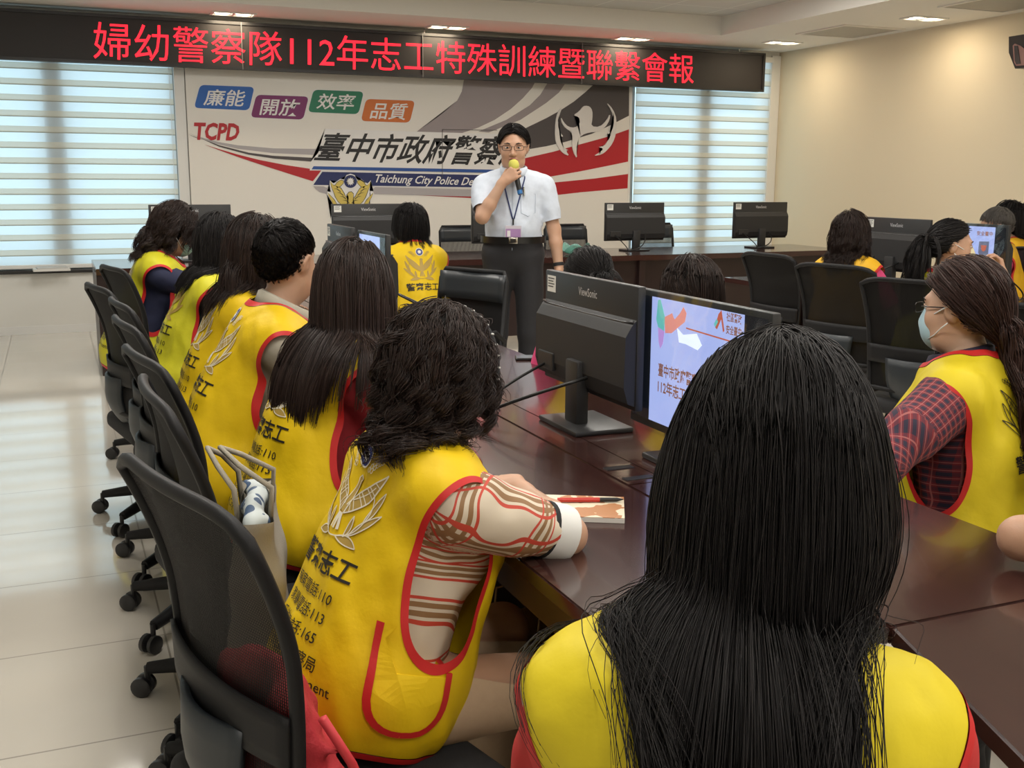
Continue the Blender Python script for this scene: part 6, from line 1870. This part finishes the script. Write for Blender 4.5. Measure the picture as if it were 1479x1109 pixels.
# F: curly-haired woman, near left
P_.append(dict(top=ztop(636, 452, 1.165), hd=82, hyaw=-38, lean=17, seed=3, h=0.0065, hh=0.005, hv=0.006, label='curly-haired woman in a yellow vest over a striped blouse, arm on the table',
    vest=vest_yellow, shirt=scarf_m, sleeve=0.97, cuff='r', trousers=khaki_cloth, hair_m=hair_brown, pocket=100, armhole=(0.085, 0.120, 0.190),
    shirt_off=0.016, arm_r=dict(e=(0.80, 1.64, 0.778), w=(0.80, 1.86, 0.80)), arm_l=dict(w=(0.74, 2.02, 0.66)), hf=0.005,
    hair=bob(len=0.170, vol=0.036, guides=700, kids=18, rad=0.0010, locks=85, lock=0.75, curl=0.015, curl_len=0.055, spread=0.010, lump=0.012, clump=0.25, steps=22, fly=0.02, part=0.01, back=-0.4, len_min=0.45, lift=0.3)))
# E: long straight hair, red sleeves
P_.append(dict(top=ztop(510, 347, 1.24), hd=82, lean=15, seed=4, h=0.008, hh=0.006, label='woman with long straight dark brown hair and dark red sleeves in a yellow vest',
    vest=vest_yellow, shirt=red_cloth, sleeve=0.85, hair_m=hair_brown, hyaw=-46,
    hair=straight(len=0.46, vol=0.012, guides=420, kids=16, part=0.02, gather=(0.25, 0.09, 0.2), bias=0.12), arm_r=dict(w=(0.92, 2.72, 0.79)), arm_l=dict(w=(0.90, 2.92, 0.79))))
# D: short-haired man in grey
P_.append(dict(top=ztop(412, 314, 1.28), hd=92, lean=17, male=True, seed=5, h=0.008, hh=0.006, label='short-haired man in a yellow vest over a grey polo shirt',
    vest=vest_yellow, shirt=grey_cloth, sleeve=0.85, collar=True, hyaw=-46, hair=short(), arm_r=dict(w=(0.93, 3.22, 0.79)), arm_l=dict(w=(0.90, 3.42, 0.79))))
# C: half hidden
P_.append(dict(top=ztop(370, 312, 1.265), hd=88, hyaw=-40, lean=15, seed=6, h=0.010, hh=0.008, label='woman with a dark straight bob in a yellow vest, mostly hidden behind the short-haired man',
    vest=vest_yellow, shirt=pale_shirt, sleeve=0.8, hair_m=hair_brown, hair=bob(len=0.22, vol=0.018, part=0.02, back=-0.5, lift=0.15, stiff=0.7), arm_r=dict(w=(0.92, 3.80, 0.79)), arm_l=dict(w=(0.90, 4.0, 0.79))))
# B: lime vest, black tee
P_.append(dict(top=ztop(318, 308, 1.247), hd=92, lean=15, seed=7, h=0.009, hh=0.007, label='woman with long dark hair in a lime yellow vest over a black shirt',
    vest=vest_lime, shirt=black_cloth, sleeve=0.85, hair=straight(len=0.30, vol=0.014, guides=330, kids=12, rad=0.0014, curl=0.004, curl_len=0.16, gather=(0.6, 0.075, 0.4)), hyaw=-40, emb_m=print_tan, arm_r=dict(w=(0.93, 4.72, 0.79)), arm_l=dict(w=(0.90, 4.92, 0.79)), trousers=navy_cloth))
# A: bob and green mask
P_.append(dict(top=ztop(260, 290, 1.277), hd=95, lean=15, seed=8, h=0.010, hh=0.007, label='masked woman with a wavy bob and navy sleeves in a lime vest, farthest left',
    vest=vest_lime, shirt=navy_cloth, sleeve=0.9, mask=mask_green, face=True, hyaw=-8, pitch=16, hair_m=hair_brown, hair=bob(len=0.21, vol=0.022, locks=60, curl=0.010, curl_len=0.09, rad=0.0013, lump=0.008, part=0.0, back=-0.4), arm_r=dict(w=(0.94, 5.60, 0.79)), arm_l=dict(w=(0.92, 5.85, 0.79))))
# G: back to us beyond the table
P_.append(dict(top=ztop(592, 294, 1.245), hd=0, lean=12, seed=9, h=0.009, hh=0.007, label='short-haired woman with crimson sleeves in a yellow vest, seated left of the speaker',
    vest=vest_yellow, shirt=crimson_cloth, sleeve=1.6, mask=mask_green, hyaw=-18, emb_m=print_tan, lines=1, hair=bob(len=0.14, vol=0.016, lump=0.006, steps=12, lift=0.2), arm_l=dict(e=(1.57, 5.98, 0.80), w=(1.44, 6.16, 0.80)), arm_r=dict(w=(1.66, 6.40, 0.80))))
# H: foreground
P_.append(dict(top=ztop(1128, 489, 1.228), hd=31, lean=15, s=1.05, neck=0.045, neck_x=0.032, neck_trim=False, armhole=(0.062, 0.115, 0.155), seed=10, h=0.0065, hh=0.0045, hv=0.006, label='foreground woman seen from behind with long straight black hair over a yellow vest',
    vest=vest_lemon, shirt=bright_red_cloth, sleeve=0.9, hair_m=hair_black, pitch=9, emb_x=-0.06, emb_c=-0.23, emb=0.20, lines=0,
    hair=straight(part=-0.012, len=0.60, vol=0.015, guides=1300, kids=14, rad=0.0007, spread=0.012, gather=(1.2, 0.075, 0.5), side_min=0.04, clump=0.10, stiff=0.72, fly=0.03, steps=22, len_min=0.72)))
# I: plaid
P_.append(dict(top=ztop(1398, 378, 1.205), hd=-26, lean=6, seed=12, h=0.007, hh=0.0045, hv=0.006, label='woman in glasses and mask with auburn ponytail and red plaid sleeves under a yellow vest',
    vest=vest_lemon, shirt=plaid_m, sleeve=1.55, mask=mask_blue, glasses=True, face=True, hyaw=8, collar=True, emb_m=print_black, emb_fill=False, lines=1, hair_m=hair_auburn, skin=skin_pale,
    hair=dict(part=0.02, back=-0.9, len=0.50, vol=0.024, stiff=0.66, guides=520, kids=18, rad=0.0010, spread=0.013, clump=0.15, lift=0.08, len_min=0.8, tie=(0, -0.125, -0.085), steps=24, curl=0.004, curl_len=0.12),
    shirt_off=0.020, arm_l=dict(e=(1.66, 1.84, 0.76), w=(1.47, 1.97, 0.80)), arm_r=dict(w=(2.02, 2.30, 0.60))))
# J, K: heads beyond the monitors
P_.append(dict(top=ztop(850, 357, 1.158), hd=2, lean=12, seed=13, h=0.010, hh=0.007, label='woman with tied black hair and pink sleeves, behind the nearest monitor back',
    vest=vest_yellow, shirt=pink_cloth, sleeve=0.9, print=False, hair=dict(part=None, crown=(0, 0.2, 1.0), len=0.26, vol=0.016, stiff=0.7, guides=300, kids=14, rad=0.0013, spread=0.013, clump=0.2, lift=0.06, tie=(0, -0.12, 0.02), steps=16)))
P_.append(dict(top=ztop(1000, 372, 1.158), hd=2, lean=10, seed=14, h=0.010, hh=0.007, label='woman with straight dark brown hair, behind the lit monitor',
    vest=vest_yellow, shirt=bright_red_cloth, sleeve=0.9, print=False, hair_m=hair_brown, hair=bob(len=0.26, vol=0.022, part=0.0, back=-0.4, lift=0.12, stiff=0.68)))
# right group
P_.append(dict(top=ztop(1230, 306, 1.229), hd=75, hyaw=-20, lean=1, seed=15, h=0.010, hh=0.007, label='woman with a wavy brown bob in an amber vest beside the right wall',
    vest=vest_orange, shirt=pink_cloth, sleeve=0.8, print=False, hair_m=hair_brown, hair=bob(len=0.22, vol=0.022, locks=60, curl=0.008, curl_len=0.09, lump=0.008), arm_l=dict(w=(4.20, 4.72, 0.79)), arm_r=dict(w=(4.20, 4.50, 0.79))))
P_.append(dict(top=ztop(1375, 318, 1.22), hd=92, lean=6, seed=16, h=0.009, hh=0.005, label='woman with a black ponytail and cream mask in a lime vest, hand at her chin',
    vest=vest_lime, shirt=pale_shirt, sleeve=0.6, print=False, mask=mask_cream, face=True, hyaw=28, hair=dict(part=0.0, back=-0.6, len=0.46, vol=0.014, stiff=0.62, guides=360, kids=14, rad=0.0013, spread=0.013, clump=0.2, lift=0.06, tie=(0, -0.115, 0.030), steps=20, curl=0.006, curl_len=0.10),
    arm_r=dict(w=(3.99, 3.66, 0.965), pole=(0.5, 0.6, -0.8), hdir=(-0.35, -0.10, 0.93), palm=(-0.5, -0.85, 0), curl=0.6), arm_l=dict(w=(4.22, 3.95, 0.79)), hf=0.0045))
P_.append(dict(top=ztop(1442, 299, 1.235), hd=-52, lean=6, seed=17, h=0.010, hh=0.007, label='grey-haired woman in a bright pink shirt and amber vest at the right edge',
    vest=vest_orange, shirt=pink_cloth, sleeve=0.8, print=False, hair_m=hair_grey, hair=short(len=0.07, vol=0.012, rad=0.0013, spread=0.007, guides=700, steps=8, crown=(0, -0.3, 0.9)), arm_l=dict(w=(4.82, 4.86, 0.79)), arm_r=dict(w=(4.90, 5.05, 0.79))))
P_.append(dict(top=ztop(1462, 291, 1.26), hd=-50, lean=6, seed=18, h=0.012, hh=0.009, label='dark-haired person half hidden behind the grey-haired woman',
    vest=vest_orange, shirt=pink_cloth, sleeve=0.8, print=False, hair=bob(len=0.16, vol=0.020, kids=8, guides=220, rad=0.002)))
# P: only an elbow reaches into the picture
P_.append(dict(top=(1.72, 1.22, 1.20), hd=-40, lean=8, seed=19, h=0.010, hh=0.008, label='person at the right edge of whom only a bare elbow on the table shows',
    vest=vest_lemon, shirt=bright_red_cloth, sleeve=0.7, print=False, hair=bob(kids=9, guides=260), arm_l=dict(e=(1.485, 1.275, 0.80), w=(1.62, 1.10, 0.80))))
for i, sp in enumerate(P_):
    sp['group'] = VG
    make_person(sp)

def hair_band(sp):
    g = sp.get('_')
    if not g: return
    Hp, body = g['Hp'], g['body']; s = g['s']
    hair = [c for c in body.children if c.name.startswith('hair')][0]
    P = [Hp((0.112 * math.cos(t), 0.030 + 0.02 * math.sin(t), 0.010 + 0.128 * math.sin(t))) for t in np.linspace(-0.15, PI + 0.15, 40)]
    b = MB().tube(P, 0.0052, 8).build('hair_band', black_cloth, hair, smooth=180)
    d = MB()
    for i in range(1, 39, 2):
        n = P[i] - Hp((0, 0.03, 0.0)); n = n / np.linalg.norm(n)
        for k in (-1, 1):
            c = Vector(P[i] + n * 0.0042 + np.array([0.0, 0.0, 0.0])) + Vector(n).cross(Vector(P[i + 1] - P[i - 1]).normalized()) * 0.0026 * k
            bmesh.ops.create_uvsphere(d.bm, u_segments=8, v_segments=6, radius=0.0021, matrix=Matrix.Translation(c))
    d.build('band_dots', mat('dot_white', (0.75, 0.75, 0.72), rough=0.4), b, smooth=180)
hair_band(P_[0])
